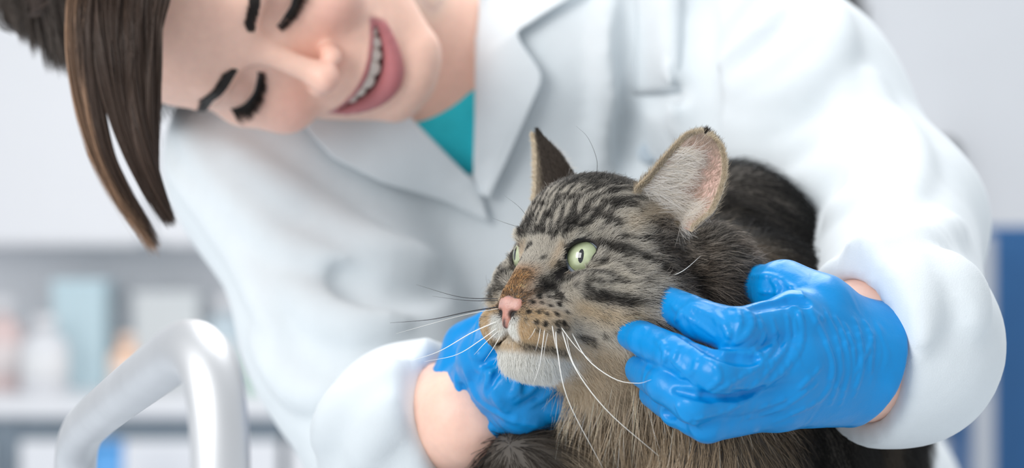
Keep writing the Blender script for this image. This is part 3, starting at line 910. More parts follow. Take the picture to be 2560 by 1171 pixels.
    def lapel_grid(inner, outer, n=26, m=12, off=0.005, lift=0.008):
        a, b = catmull(inner, n) if len(inner) > 2 else None, None
        G = np.zeros((n, m, 3)); 
        ti = np.linspace(0, 1, n)
        A = np.array([[np.interp(t, np.linspace(0, 1, len(inner)), [q[k] for q in inner]) for k in (0, 1)] for t in ti])
        B = np.array([[np.interp(t, np.linspace(0, 1, len(outer)), [q[k] for q in outer]) for k in (0, 1)] for t in ti])
        dep = np.full((n, m), np.nan)
        for i in range(n):
            for j in range(m):
                x, y = A[i] + (B[i] - A[i]) * j / (m - 1)
                h = ct.hit(x, max(y, -160))
                if h is not None:
                    dep[i, j] = h[1]
        dep = np.where(np.isnan(dep), np.nanmean(dep), dep)
        for _ in range(3):
            dep[1:-1] = (dep[:-2] + dep[1:-1] * 2 + dep[2:]) / 4
            dep[:, 1:-1] = (dep[:, :-2] + dep[:, 1:-1] * 2 + dep[:, 2:]) / 4
        for i in range(n):
            for j in range(m):
                x, y = A[i] + (B[i] - A[i]) * j / (m - 1)
                u = j / (m - 1)
                G[i, j] = P(x, y, dep[i, j] - off - lift * u ** 2 - 0.004 * math.sin(math.pi * min(1, u * 1.0)))
        return G
    lap['l'] = lapel_grid([(1197, -60), (1193, 60), (1189, 170), (1185, 300), (1182, 400), (1183, 450), (1196, 486)],
                          [(1520, -60), (1400, 8), (1283, 78), (1362, 190), (1318, 290), (1270, 395), (1222, 500)])
    lap['r'] = lapel_grid([(880, 120), (1000, 268), (1060, 330), (1120, 390), (1183, 450), (1212, 500)],
                          [(700, 200), (770, 330), (830, 395), (960, 460), (1110, 505), (1222, 560)], lift=0.005)
    # the open neck: everything left of the lapel line and above the other lapel
    sl, X, Y, Z = ct.win(P(850, 490, 1.45) - np.array([0.03, 0.45, 0.01]), P(1260, -400, 1.45) + np.array([0.02, 0.12, 0]))
    PX = 1280 + FPX * X / Y; PY = 585.5 - FPX * (Z - CZ) / Y
    d1 = (PX - 1186) * Y / FPX
    d2 = ((PY - 452) - (PX - 1183) * 1.02) * 0.70 * Y / FPX
    d = np.maximum(d1, d2)
    d = np.maximum(d, Y - NECK[1] - 0.12 + 0 * d)
    ct.blend(sl, d.astype(np.float32), 0.004, cut=True)
    for c, a in ((SL_R, AX_R), (SL_L, AX_L)):       # sleeves end flat and hollow
        sl, X, Y, Z = ct.win(c - 0.12, c + 0.12)
        q = (X - c[0]) * a[0] + (Y - c[1]) * a[1] + (Z - c[2]) * a[2] - 0.004
        near = np.sqrt((X - c[0]) ** 2 + (Y - c[1]) ** 2 + (Z - c[2]) ** 2) - 0.085
        ct.blend(sl, np.maximum(-q, near).astype(np.float32), 0.004, cut=True)
        ct.cone(c - a * 0.004, c + a * 0.04, 0.0345, 0.0385, 0.003, cut=True)
    coat = mesh_obj('lab_coat', *ct.mesh(), M['coat'], woman)
    for k in ('l', 'r'):
        G = lap[k]
        N = unit(np.cross(np.gradient(G, axis=1), np.gradient(G, axis=0)))
        if N[..., 1].mean() > 0:
            N = -N
        v, f = sheet(G, N, 0.002)
        o = mesh_obj('lapel', v, f, M['coat'], coat)
        sd = o.modifiers.new('smooth', 'SUBSURF'); sd.levels = 1; sd.render_levels = 1
    G = lapel_grid([(1588, -80), (1588, 80), (1584, 238)], [(1706, -80), (1704, 80), (1698, 232)], n=14, m=8, off=0.001, lift=0.002)
    N = unit(np.cross(np.gradient(G, axis=1), np.gradient(G, axis=0)))
    N = -N if N[..., 1].mean() > 0 else N
    mesh_obj('pocket', *sheet(G, N, 0.0025), M['coat'], coat)
    h = ct.hit(1618, 384)
    if h is not None:
        v, f = lathe([(0.0005, 0.0), (0.0055, 0.0), (0.0065, 0.0008), (0.0065, 0.0022), (0.0050, 0.0028), (0.0005, 0.0022)], (0, 0, 0), 20)
        v = np.stack([v[:, 0], -v[:, 2], v[:, 1]], 1) + h + np.array([0, -0.0002, 0])
        mesh_obj('button', v, f, M['button'], coat)

# ------------------------------------------------------------------ fur
def fur(roots, normals, flow, length, lift, seed, m=6, clump=0.35, cfreq=0.25, jitter=0.18, droop=None, droop_k=0.0, curl=0.25):
    """strands (N, m, 3) that leave the skin along the flow and bend back towards it"""
    r = np.random.default_rng(seed)
    n = len(roots)
    tan = flow - normals * np.sum(flow * normals, 1)[:, None]
    tan = unit(tan)
    cl = np.stack([vnoise(roots, cfreq, seed * 10 + k) for k in range(3)], 1)
    tan = unit(tan + clump * cl + jitter * r.normal(size=(n, 3)))
    tan = unit(tan - normals * np.minimum(0, np.sum(tan * normals, 1))[:, None])
    L = np.broadcast_to(np.asarray(length, float), (n,)) * r.uniform(0.65, 1.2, n)
    lift = np.broadcast_to(np.asarray(lift, float), (n,)) * r.uniform(0.7, 1.3, n)
    d0 = unit(tan * np.cos(lift)[:, None] + normals * np.sin(lift)[:, None])
    t = np.linspace(0, 1, m)[None, :, None]
    bend = -normals * (np.sin(lift) * 0.42)[:, None]
    if droop is not None:
        bend = bend + np.asarray(droop) * np.broadcast_to(np.asarray(droop_k, float), (n,))[:, None]
    side = unit(np.cross(normals, tan)) * (curl * r.normal(size=n) * 0.5)[:, None]
    return roots[:, None] + L[:, None, None] * (d0[:, None] * t + (bend + side)[:, None] * t * t)

def scatter(V, F, n, dens, seed):
    """n random points on the faces, dens(centre) gives the relative density"""
    r = np.random.default_rng(seed)
    F = np.asarray(F)
    T = np.vstack([F[:, [0, 1, 2]], F[:, [0, 2, 3]]])
    a, b, c = V[T[:, 0]], V[T[:, 1]], V[T[:, 2]]
    ar = np.linalg.norm(np.cross(b - a, c - a), axis=1) * dens((a + b + c) / 3)
    N = vnormals(V, F)
    cum = np.cumsum(ar); i = np.searchsorted(cum, r.uniform(0, cum[-1], n))
    i = np.minimum(i, len(T) - 1)
    u, v = r.uniform(size=n), r.uniform(size=n)
    fl = u + v > 1; u[fl] = 1 - u[fl]; v[fl] = 1 - v[fl]
    w = 1 - u - v
    p = a[i] * w[:, None] + b[i] * u[:, None] + c[i] * v[:, None]
    nn = unit(N[T[i, 0]] * w[:, None] + N[T[i, 1]] * u[:, None] + N[T[i, 2]] * v[:, None])
    return p, nn

def polydist(p, line):
    """distance of points to a polyline"""
    best = np.full(len(p), 1e9)
    for a, b in zip(line[:-1], line[1:]):
        ba = b - a
        t = np.clip(((p - a) @ ba) / (ba @ ba + 1e-9), 0, 1)
        best = np.minimum(best, np.linalg.norm(p - a - t[:, None] * ba, axis=1))
    return best

# ------------------------------------------------------------------ the cat
if not ONLY or 'cat' in ONLY:
    TABLE_Z = CZ - 0.255
    CF = Frame([[0.748, 0.135, -0.642], [-0.655, 0.122, -0.739], [-0.021, 0.983, 0.18]], (0.0199, 1.0, -0.0093 + CZ), 0.989)
    cat = thing('cat', 'long-haired brown tabby cat with green eyes held by the chin in blue gloves', 'cat', (0.10, 1.12, TABLE_Z))

    ch = SDF((-66, -92, -112), (66, 58, 42), 1.25, far=50)
    ch.frame = CF
    ch.ell((0, 9, -42), (38, 34, 46))                                    # skull
    ch.ell((0, 14, -20), (27, 24, 24), 14)                               # forehead
    for s in (-1, 1):
        ch.ell((s * 29, -20, -28), (22, 24, 27), 16)                     # cheeks
        ch.ell((s * 21, -14, -2), (12, 12, 13), 10)                      # below the eyes
    for s in (-1, 1):
        ch.ell((s * 38, 5, -74), (18, 22, 20), 12)                       # ruff
    ch.cone((0, 8, -6), (0, -24, 19.5), 14, 8.5, 8)                        # bridge of the nose
    ch.cone((0, -28, -8), (0, -38, 10.5), 21, 15, 12)                      # muzzle
    for s in (-1, 1):
        ch.ell((s * 9.5, -37.5, 14.5), (12.8, 10.5, 14.5), 4)                    # whisker pads
    ch.ell((0, -48.5, 9), (11.5, 8.5, 12), 4)                                # chin
    ch.cone((0, -40, 0), (0, -32, -40), 17, 25, 14)                      # jaw
    ch.cone((0, -24, -55), (0, -46, -94), 33, 41, 24)                    # throat and neck
    EYE = {}
    for s in (-1, 1):
        ctr = np.array([s * 15.8, -1.2, -5.2])
        u = unit(np.array([s * 17.0, 17.0, -13.0])); w = unit(np.array([s * 0.40, 0.0, 0.9])); v = unit(np.cross(w, u)) * 1.0
        w = unit(np.cross(u, v)) * (1 if np.cross(u, v) @ w > 0 else -1)
        EYE[s] = (ctr, u, v, w)
        ch.ell(ctr + w * 9 - u * 1, (12.5, 9.5, 7), 6, R=[u, v, w], cut=True)      # socket
        ch.ell(ctr, (12.0, 12.0, 12.0), 3)                                        # lids
        ch.chain([ctr + w * 8 - u * 13 + v * s * 4, ctr + w * 11 + v * s * 10, ctr + w * 4 + u * 13 + v * s * 6], [2, 3, 2], 4)
        ch.ell(ctr + w * 9 - u * 2.2, (8.9, 6.4, 12), 0.8, R=[u, v, w], cut=True)  # opening
        ch.chain([ctr + w * 10.2 - v * s * 7.0 - u * 1.5, ctr + w * 9.4 - v * s * 5.0 + u * 3.5, ctr + w * 7.6 - v * s * 1.8 + u * 7.5], [1.6, 2.2, 1.8], 0.8)
        ch.cone(ctr + w * 8 - u * 7 - np.array([0, 2.2, 0]), ctr + w * 9.5 - u * 12.5 - np.array([0, 3.6, 0]), 3.0, 1.2, 1.5, cut=True)
    ch.chain([(0, -36, 29.5), (0, -39.5, 28), (0, -42.5, 25)], [1.0, 1.2, 1.2], 1.5, cut=True)
    for s in (-1, 1):
        ch.chain([(0, -42.5, 25), (s * 7, -46, 21.5), (s * 15, -45.5, 13), (s * 20, -43, 4)], [1.1, 1.4, 1.2, .6], 2, cut=True)
    cV, cQ = ch.mesh()
    cV = relax(cV, cQ, 1)

    # ---- ears, cupped sheets
    def ear(s):
        B = np.array([38.0, 22, -41]) if s > 0 else np.array([-30.0, 24, -46]); T = np.array([50.0, 66.5, -40]) if s > 0 else np.array([-54.0, 66.5, -38])
        ax = T - B; H = np.linalg.norm(ax); a = ax / H
        n = np.array([s * (0.62 if s > 0 else 0.97), -0.05, 0.78 if s > 0 else 0.12]); n = unit(n - a * (n @ a)); u = np.cross(a, n) * s
        # u points to the outer (cheek) side
        u = u if u[0] * s > 0 else -u
        nv, nu = 22, 19
        vv = np.linspace(0, 1, nv); uu = np.linspace(-1, 1, nu)
        G = np.zeros((nv, nu, 3))
        for i, v_ in enumerate(vv):
            w = 15.5 * (1 - v_ ** (3.6 if s > 0 else 1.8)) ** (0.5 if s > 0 else 0.8) * (0.72 + 0.28 * min(1, v_ / 0.25)) + 0.4
            lean = -3.0 * (1 - v_) + 3.5 * math.sin(math.pi * v_) * 0.8
            for j, q in enumerate(uu):
                cup = (11.5 * (1 - v_) + 3.5) * (1 - abs(q) ** 2.0) * (1 - v_ ** 6)
                wq = w * (1 + (0.75 * (1 - v_) ** 1.6 if q < 0 else 0.0))
                G[i, j] = B + a * H * v_ + u * (wq * q + lean) - n * cup + n * 4.0 * (1 - v_)
        Nn = np.cross(np.gradient(G, axis=1), np.gradient(G, axis=0))
        Nn = unit(Nn)
        if (Nn[nv // 2, nu // 2] @ n) < 0:
            Nn = -Nn
        return G, Nn, (B, a, H, u, n)
    EARS = {s: ear(s) for s in (-1, 1)}

    # ---- body, in world metres
    bd2 = SDF((-0.02, 0.93, TABLE_Z - 0.02), (0.32, 1.62, CZ + 0.05), 0.004, far=0.12)
    neck0 = CF.out((0, -30, -80))
    sh = P(1790, 900, 1.13)
    bd2.cone(neck0, sh, 0.036, 0.060, 0.03)
    bd2.cone(CF.out((5, -38, -80)), P(1712, 1110, 1.085), 0.029, 0.031, 0.03)
    bd2.cone(P(1712, 1110, 1.085), P(1720, 1300, 1.09), 0.031, 0.046, 0.03)
    bd2.cone(sh, P(1900, 930, 1.25), 0.068, 0.080, 0.03)
    bd2.cone(P(1900, 930, 1.25), P(1960, 1110, 1.37), 0.088, 0.090, 0.03)
    bd2.cone(P(1835, 590, 1.19), P(1920, 800, 1.26), 0.040, 0.070, 0.03)
    bd2.cone(P(1860, 1120, 1.12), P(1980, 1180, 1.20), 0.050, 0.062, 0.04)
    tz = TABLE_Z + 0.012
    def foot(px, d, r, top, rt):
        b = P(px, 1171, d); b[2] = TABLE_Z + 0.016
        bd2.cone(top, b, rt, r, 0.02)
        bd2.ell(b + np.array([-0.008, -0.012, -0.001]), (0.019, 0.026, 0.016), 0.012)
    foot(1320, 1.05, 0.018, P(1335, 1185, 1.055), 0.026)
    foot(1740, 1.00, 0.018, P(1790, 1130, 1.05), 0.034)
    foot(2120, 1.33, 0.020, P(2060, 1110, 1.34), 0.055)
    foot(1880, 1.40, 0.020, P(1880, 1110, 1.37), 0.055)
    tail = [P(2000, 1150, 1.42), P(2120, 1280, 1.44), P(2200, 1420, 1.38), P(2150, 1430, 1.22)]
    for q in tail[2:]:
        q[2] = TABLE_Z + 0.022
    bd2.chain(catmull(tail, 14), np.linspace(0.024, 0.014, 14), 0.02)
    bV2, bQ2 = bd2.mesh()
    keep = bV2[:, 2] > TABLE_Z - 0.001
    bV2[:, 2] = np.maximum(bV2[:, 2], TABLE_Z)

    def catskin_col(p):
        ax = np.abs(p[:, 0])
        c = np.tile(np.array([0.10, 0.085, 0.07]), (len(p), 1))
        low = smooth01(-p[:, 1], 30, 42)
        c = mix(c, (0.55, 0.48, 0.40), low)
        for s in (-1, 1):
            ctr, u, v, w = EYE[s]
            q = p - ctr + u * 2.2
            e = np.sqrt((q @ u / 10.4) ** 2 + (q @ v / 7.8) ** 2)
            lidline = np.interp(q @ u, [-4, 0.7, 5.7, 9.7, 12], [-9, -7.0, -5.0, -1.8, 0.5])
            dk = smooth01(-e, -1.12, -0.9) * ((q @ w) > 0) * smooth01(s * (q @ v) - lidline, 0.3, 1.0)
            c = mix(c, (0.012, 0.009, 0.009), dk)
            dk = np.exp(-polydist(p, np.array([ctr + w * 9 - u * 8 - [0, 2, 0], ctr + w * 11 - u * 14 - [0, 4.5, 0]])) ** 2 / 9)
            c = mix(c, (0.012, 0.009, 0.009), np.clip(dk * 1.3, 0, 1))
        tear = np.array([h for h in (ch.hit(*q) for q in ((1425, 648), (1404, 677), (1386, 693))) if h is not None])
        for sg in (-1, 1):
            c = mix(c, (0.012, 0.009, 0.010), np.clip(1.5 * np.exp(-(polydist(p, tear * np.array([sg, 1, 1])) / 2.6) ** 2), 0, 1))
            c = mix(c, (0.010, 0.007, 0.007), np.exp(-(np.linalg.norm(p - np.array([sg * 5.0, -33.5, 25.5]), axis=1) / 5.2) ** 6))
        mline = [np.array([(0, -36, 29.5), (0, -39.5, 28), (0, -42.5, 25)], float)] + [np.array([(0, -42.5, 25), (s * 7, -46, 21.5), (s * 15, -45.5, 13), (s * 20, -43, 4)], float) for s in (-1, 1)]
        for l in mline:
            c = mix(c, (0.02, 0.016, 0.015), np.clip(1.4 * np.exp(-polydist(p, l) ** 2 / 2.5), 0, 1))
        return c
    parts = [(CF.out(cV), cQ), (bV2, bQ2)]
    cols = [catskin_col(cV), np.tile(np.array([0.10, 0.085, 0.07]), (len(bV2), 1))]
    for s in (-1, 1):
        G, Nn, _ = EARS[s]
        v, f = sheet(G, Nn, 0.9)
        if s < 0:
            f = [q[::-1] for q in f]
        parts.append((CF.out(v), np.array(f)))
        k = G.shape[0] * G.shape[1]
        ce = np.tile(np.array([0.12, 0.09, 0.07]), (len(v), 1))
        jj = np.tile(np.linspace(-1, 1, G.shape[1]), G.shape[0]); ii = np.repeat(np.linspace(0, 1, G.shape[0]), G.shape[1])
        pink = smooth01(1 - np.abs(jj), 0.02, 0.3) * smooth01(1 - ii, 0.0, 0.2)
        ce[:k] = mix(np.tile(np.array([0.50, 0.41, 0.31]), (k, 1)), (0.70, 0.48, 0.42), pink)
        cols.append(ce)
    V, F = join(parts)
    mesh_obj('body', V, F, M['catskin'], cat, col=np.vstack(cols))

    # ---- eyes
    def cap(ctr, ax, up, r, ang_u, ang_v, rings=10, sides=40, bulge=0.0):
        ax = unit(ax); uu = unit(np.cross(up, ax)); vv = np.cross(ax, uu)
        V = [ctr + ax * (r + bulge)]; F = []
        for i in range(1, rings + 1):
            for k in range(sides):
                a = 2 * math.pi * k / sides
                th = i / rings * math.hypot(ang_u * math.cos(a), ang_v * math.sin(a))
                phi = math.atan2(ang_v * math.sin(a), ang_u * math.cos(a))
                d = ax * math.cos(th) + (uu * math.cos(phi) + vv * math.sin(phi)) * math.sin(th)
                V.append(ctr + d * (r + bulge * (1 - (i / rings) ** 2)))
        for k in range(sides):
            F.append([0, 1 + k, 1 + (k + 1) % sides])
        for i in range(rings - 1):
            for k in range(sides):
                k2 = (k + 1) % sides
                F.append([1 + i * sides + k, 1 + (i + 1) * sides + k, 1 + (i + 1) * sides + k2, 1 + i * sides + k2])
        return np.array(V), F
    M['eye_white'] = simple('eye_sclera', (0.30, 0.36, 0.44), rough=0.06, Coat_Weight=1.0, Coat_Roughness=0.02)
    M['iris'] = simple('eye_iris', (0.5, 0.55, 0.3), rough=0.25, col_attr=True, Coat_Weight=1.0, Coat_Roughness=0.01)
    M['pupil'] = simple('eye_pupil', (0.006, 0.008, 0.01), rough=0.08, Coat_Weight=1.0, Coat_Roughness=0.01)
    for s in (-1, 1):
        ctr, u, v, w = EYE[s]
        gaze = unit(np.array([s * 0.43, -0.01, 0.90]))
        V, F = cap(ctr, gaze, np.array([0, 1.0, 0]), 10.7, math.pi * .98, math.pi * .98, 24, 40)
        eye = mesh_obj('eye', CF.out(V), F, M['eye_white'], cat)
        eye['label'] = 'green cat eye with a narrow black pupil'
        V, F = cap(ctr, gaze, np.array([0, 1.0, 0]), 10.76, 0.78, 0.78, 12, 48, 0.5)
        th = np.arccos(np.clip(unit(V - ctr) @ gaze, -1, 1)) / 0.78
        c = mix(np.array([0.50, 0.56, 0.36]), np.array([0.29, 0.34, 0.19]), smooth01(th, 0.35, 0.95))
        c = mix(c, (0.04, 0.05, 0.03), smooth01(th, 0.93, 1.0))
        c = c * (1 + 0.10 * vnoise(V, 1.6, 9))[:, None]
        ir = mesh_obj('iris', CF.out(V), F, M['iris'], eye, col=np.clip(c, 0, 1))
        V, F = cap(ctr, gaze, np.array([0, 1.0, 0]), 11.1, 0.19, 0.37, 8, 32, 0.25)
        mesh_obj('pupil', CF.out(V), F, M['pupil'], eye)

    # ---- nose leather
    ns = SDF((-12, -43, 15), (12, -16, 40), 0.4, far=8)
    ns.cone((-4.8, -25.0, 28.0), (4.8, -25.0, 28.0), 3.7, 3.7)
    ns.cone((0, -25.5, 30.5), (0, -35.5, 31.0), 3.8, 1.6, 3)
    for s in (-1, 1):
        ns.cone((s * 3.4, -27.5, 29.8), (s * 0.6, -35.0, 30.6), 3.0, 1.6, 1.5)
    for s in (-1, 1):
        ns.cone((s * 5.6, -27.5, 28.8), (s * 6.6, -30, 26), 2.6, 2.0, 2)
        ns.chain([(s * 4.1, -30.6, 33.6), (s * 5.6, -31.6, 30.6), (s * 8.2, -29.2, 28.0)], [1.7, 2.3, 1.3], 0.8, cut=True)
    ns.cone((0, -29, 35.2), (0, -37, 33.4), 0.5, 0.6, 0.9, cut=True)
    nV, nQ = ns.mesh()
    ncol = np.tile(np.array([0.50, 0.235, 0.18]), (len(nV), 1))
    ncol = mix(ncol, (0.60, 0.36, 0.31), np.exp(-((nV[:, 1] + 25.5) / 2.5) ** 2) * smooth01(nV[:, 2], 30, 32))
    ncol = mix(ncol, (0.16, 0.11, 0.11), smooth01(nV[:, 1], -23.6, -21.6))
    for s in (-1, 1):
        ncol = mix(ncol, (0.012, 0.008, 0.008), np.exp(-(polydist(nV, np.array([(s * 4.1, -30.6, 32.2), (s * 5.8, -31.4, 29.6), (s * 8.2, -29.2, 27)])) / 2.4) ** 4))
    ncol = mix(ncol, (0.05, 0.03, 0.03), np.exp(-(polydist(nV, np.array([(0, -34, 33.5), (0, -37.5, 31.5)])) / 1.3) ** 2))
    M['nose'] = simple('nose_leather', (0.6, 0.3, 0.25), rough=0.45, col_attr=True, bump=0.3, bscale=900, Subsurface_Weight=0.2, Subsurface_Scale=0.003)
    nV = nV * np.array([0.86, 1, 1]) + np.array([0, -2.8, -3.8])
    mesh_obj('nose', CF.out(nV), nQ, M['nose'], cat, col=ncol)

    # ---- markings: lines over the coat, on both sides of the head
    STRIPES = []
    def stripe(pxs, w, k, c, both=True):
        q = catmull(pxs, len(pxs) * 4)
        l = np.array([h for h in (ch.hit(x, y) for x, y in q) if h is not None])
        if len(l) < 2:
            return
        STRIPES.append((l, w, k, c))
        if both:
            STRIPES.append((l * np.array([-1, 1, 1]), w, k, c))
    BL = (0.016, 0.014, 0.013)
    LG = (0.70, 0.65, 0.55)
    CR = (0.66, 0.52, 0.36)
    # forehead stripes
    for xx, w in ((0.0, 1.7), (4.6, 1.2), (9.2, 1.35), (14.5, 1.7), (20.5, 1.9), (27.0, 2.0)):
        pts = []
        for yy in np.linspace(8, 46, 12):
            x = xx * (0.55 + 0.45 * (yy - 8) / 26.0) + 1.0 * math.sin(yy * 0.35 + xx)
            zs = np.arange(30, -60, -0.7)
            v = ch.sample(np.stack([np.full_like(zs, x), np.full_like(zs, yy), zs], 1))
            j = np.nonzero(v < 0)[0]
            if len(j):
                pts.append((x, yy, zs[j[0]]))
        if len(pts) > 2:
            for sg in ((1,) if xx == 0 else (1, -1)):
                STRIPES.append((np.array(pts) * np.array([sg, 1, 1]), w, 0.92, BL))
    stripe([(1502, 612), (1560, 622), (1625, 655), (1700, 690), (1770, 700)], 3.0, 0.95, BL)
    stripe([(1395, 690), (1380, 715), (1360, 712)], 4.2, 0.97, BL)
    stripe([(1470, 730), (1530, 745), (1590, 752), (1640, 742)], 3.2, 0.95, BL)
    stripe([(1430, 690), (1490, 680), (1540, 690)], 2.0, 0.55, BL)
    stripe([(1440, 712), (1510, 705), (1580, 712)], 1.6, 0.5, BL)
    stripe([(1480, 652), (1540, 655), (1600, 690)], 1.8, 0.5, BL)
    stripe([(1560, 640), (1620, 700), (1640, 760)], 2.5, 0.4, BL)
    stripe([(1415, 585), (1432, 555), (1440, 540)], 2.0, 0.85, BL)
    # pale marks
    PALE = []
    _s = STRIPES; STRIPES = PALE
    stripe([(1376, 668), (1392, 642), (1408, 614)], 2.2, 0.9, (0.78, 0.64, 0.48))
    stripe([(1408, 596), (1450, 578), (1500, 592)], 2.2, 0.7, LG)
    stripe([(1422, 690), (1452, 678)], 1.5, 0.9, (0.75, 0.48, 0.28))
    stripe([(1480, 660), (1520, 672), (1570, 700)], 3.0, 0.55, LG)
    stripe([(1470, 705), (1540, 722), (1600, 725)], 3.0, 0.6, LG)
    stripe([(1460, 770), (1530, 790), (1590, 800)], 6.0, 0.8, (0.70, 0.56, 0.38))
    stripe([(1580, 560), (1640, 530), (1690, 560)], 5.0, 0.6, (0.72, 0.60, 0.44))
    STRIPES = _s
    SPOTS = []
    for (x, y) in ((1347, 742), (1372, 745), (1330, 758), (1352, 762), (1374, 768), (1396, 762), (1322, 782), (1345, 784), (1366, 788), (1390, 786), (1414, 782),
                   (1318, 803), (1340, 806), (1362, 810), (1386, 810), (1408, 808), (1345, 824), (1370, 828), (1395, 826)):
        h = ch.hit(x, y)
        if h is not None:
            SPOTS += [h, h * np.array([-1, 1, 1])]
    SPOTS = np.array(SPOTS)

    def head_fur_col(p):
        x, y, z = p.T
        y = y + 2.5; z = z + 3.5
        ax = np.abs(x)
        c = np.tile(np.array([0.67, 0.625, 0.55]), (len(p), 1))
        n1 = vnoise(p * np.array([1, 1, 0.45]), 0.55, 41, 2)
        c = mix(c, (0.05, 0.043, 0.037), 0.75 * smooth01(n1, 0.0, 0.55))
        c = mix(c, (0.20, 0.145, 0.10), 0.75 * smooth01(-z, 28, 55) * smooth01(-y, -25, 0))   # browner behind
        c = mix(c, (0.036, 0.032, 0.030), 0.85 * smooth01(y, 32, 42) * smooth01(24 - ax, -4, 6))            # dark crown
        c = mix(c, (0.80, 0.66, 0.48), 0.9 * smooth01(-y, 34, 45) * smooth01(z, -62, -28))                   # pale jaw
        c = mix(c, (0.52, 0.28, 0.115), 0.95 * np.exp(-((ax / 8) ** 4)) * smooth01(z, 10, 17) * smooth01(y, -29, -22) * smooth01(-y, 3, 11))  # rusty bridge
        c = mix(c, (0.70, 0.52, 0.31), 0.9 * np.exp(-(((ax - 13) / 9) ** 4)) * smooth01(z, 6, 14) * smooth01(-y, 24, 30) * smooth01(y, -46, -42))   # pads
        c = mix(c, (0.46, 0.22, 0.08), 0.7 * np.exp(-((p - np.array([0, -27, 22])) / np.array([14, 5, 9])) ** 2).prod(1))
        c = mix(c, (0.17, 0.135, 0.105), 0.75 * smooth01(-z, 12, 30) * smooth01(ax, 24, 34) * smooth01(y, -30, -18))
        for l, w, k, col in PALE:
            c = mix(c, col, k * np.exp(-(polydist(p, l) / w) ** 2))
        for l, w, k, col in STRIPES:
            c = mix(c, col, k * np.exp(-(polydist(p, l) / w) ** 2.5))
        if len(SPOTS):
            d = np.sqrt(((p[:, None] - SPOTS[None]) ** 2).sum(2)).min(1)
            c = mix(c, BL, 0.99 * np.exp(-(d / 1.55) ** 4))
        c = mix(c, (0.92, 0.90, 0.86), smooth01(z, 26, 30) * smooth01(-y, 30, 33) * smooth01(10.5 - ax, 0, 3) * smooth01(y, -45, -41))                    # white lip
        c = mix(c, (0.92, 0.90, 0.86), 0.95 * smooth01(-y, 45.5, 48.5) * smooth01(z, -14, 0))                                # white chin
        c = mix(c, (0.12, 0.105, 0.095), 0.65 * np.exp(-((y + 45) / 2.0) ** 2) * smooth01(ax, 4, 9) * smooth01(z, 2, 8))   # dark lip line
        return np.clip(c, 0.006, 0.9)

    NOSE = np.array([0, -31.0, 29.0])
    def head_len(p):
        x, y, z = p.T
        ax = np.abs(x)
        L = 3.6 + 4.6 * smooth01(-z, -6, 34)
        L = np.where((z > 8) & (y > -32), 1.7 + 2.2 * smooth01(-z, -24, -6), L)
        L = L + 9 * smooth01(ax, 34, 50) * smooth01(-y, -5, 15)
        L = np.where((y < -44) & (z > -12), 4.5 + 3.5 * smooth01(-y, 46, 54), L)
        L = L + 9 * smooth01(-y, 50, 64) * smooth01(-z, -6, 20)
        L = L + 10 * smooth01(-z, 50, 85) + 7 * smooth01(ax, 36, 46) * smooth01(-z, 28, 50) * smooth01(-y, -8, 12)
        return L
    def pad_len(p, L):
        m = (np.abs(p[:, 0]) < 25) & (p[:, 1] < -30) & (p[:, 1] > -50) & (p[:, 2] > -2)
        return np.where(m, np.minimum(L, 2.4 + 2.0 * smooth01(-p[:, 2], -12, 2)), L)
    TEAR = np.array([h for h in (ch.hit(*q) for q in ((1419, 655), (1404, 677), (1388, 692))) if h is not None])
    def eye_gap(p):
        g = np.ones(len(p))
        for s in (-1, 1):
            ctr, u, v, w = EYE[s]
            q = p - ctr + u * 2.2
            e = np.sqrt(((q @ u) / 9.9) ** 2 + ((q @ v) / 7.2) ** 2)
            lidline = np.interp(q @ u, [-4, 0.7, 5.7, 9.7, 12], [-9, -7.0, -5.0, -1.8, 0.5])
            g *= np.where(((q @ w) > 2) & (s * (q @ v) > lidline + 1.1), smooth01(e, 0.99, 1.03), 1)
            g *= smooth01(polydist(p, np.array([ctr + w * 9 - u * 8 - [0, 2, 0], ctr + w * 11 - u * 14 - [0, 4.5, 0]])), 2.3, 2.9)
        for sg in (-1, 1):
            g *= smooth01(polydist(p, TEAR * np.array([sg, 1, 1])), 1.7, 2.2)
        g *= 1 - (np.abs(p[:, 0]) < 6.3) * (p[:, 1] < -26.0) * (p[:, 1] > -39.5 + 1.45 * np.abs(p[:, 0])) * (p[:, 2] > 21)
        return g
    NF = 160000
    view = CF.inn(np.array([[0, 0, CZ]]))[0]
    def dens(c):
        k = np.where(c[:, 2] > -60, 1.0, 0.5) * np.where(c[:, 0] > -12, 1.0, 0.45)
        return k * (1 + 1.2 * smooth01(c[:, 2], -5, 12)) * np.where(c[:, 2] < -108, 0, 1)
    r0, n0 = scatter(cV, cQ, NF, dens, 101)
    ok = eye_gap(r0) > 0.5
    r0, n0 = r0[ok], n0[ok]
    down = np.array([0, 0, -1.0]) @ CF.R
    fl = unit(r0 - NOSE)
    fl = fl + 0.55 * smooth01(-r0[:, 1], 30, 60)[:, None] * down + np.array([0, 0.0, -0.35]) * smooth01(-r0[:, 2], 0, 30)[:, None]
    Ls = pad_len(r0, head_len(r0))
    hp_ = fur(r0, n0, fl, Ls, 0.42 - 0.12 * smooth01(r0[:, 2], 0, 14), 5, m=6, clump=0.32, cfreq=0.22, droop=down, droop_k=0.12 + 0.25 * smooth01(Ls, 14, 24))
    base_c = head_fur_col(hp_[:, 3] * 0.7 + r0 * 0.3)
    rr = np.random.default_rng(77)
    t = np.linspace(0, 1, 6)[None, :, None]
    tone = np.where(rr.uniform(size=(len(r0), 1, 1)) < 0.40, 0.18, 1.12) * rr.normal(1.0, 0.2, (len(r0), 1, 1)).clip(0.5, 1.6)
    tone = tone * (1 + 0.38 * vnoise(r0, 1.3, 88))[:, None, None]
    band = 0.50 + 0.85 * np.exp(-((t - 0.72) / 0.30) ** 2)            # agouti: dark root, pale band, darker tip
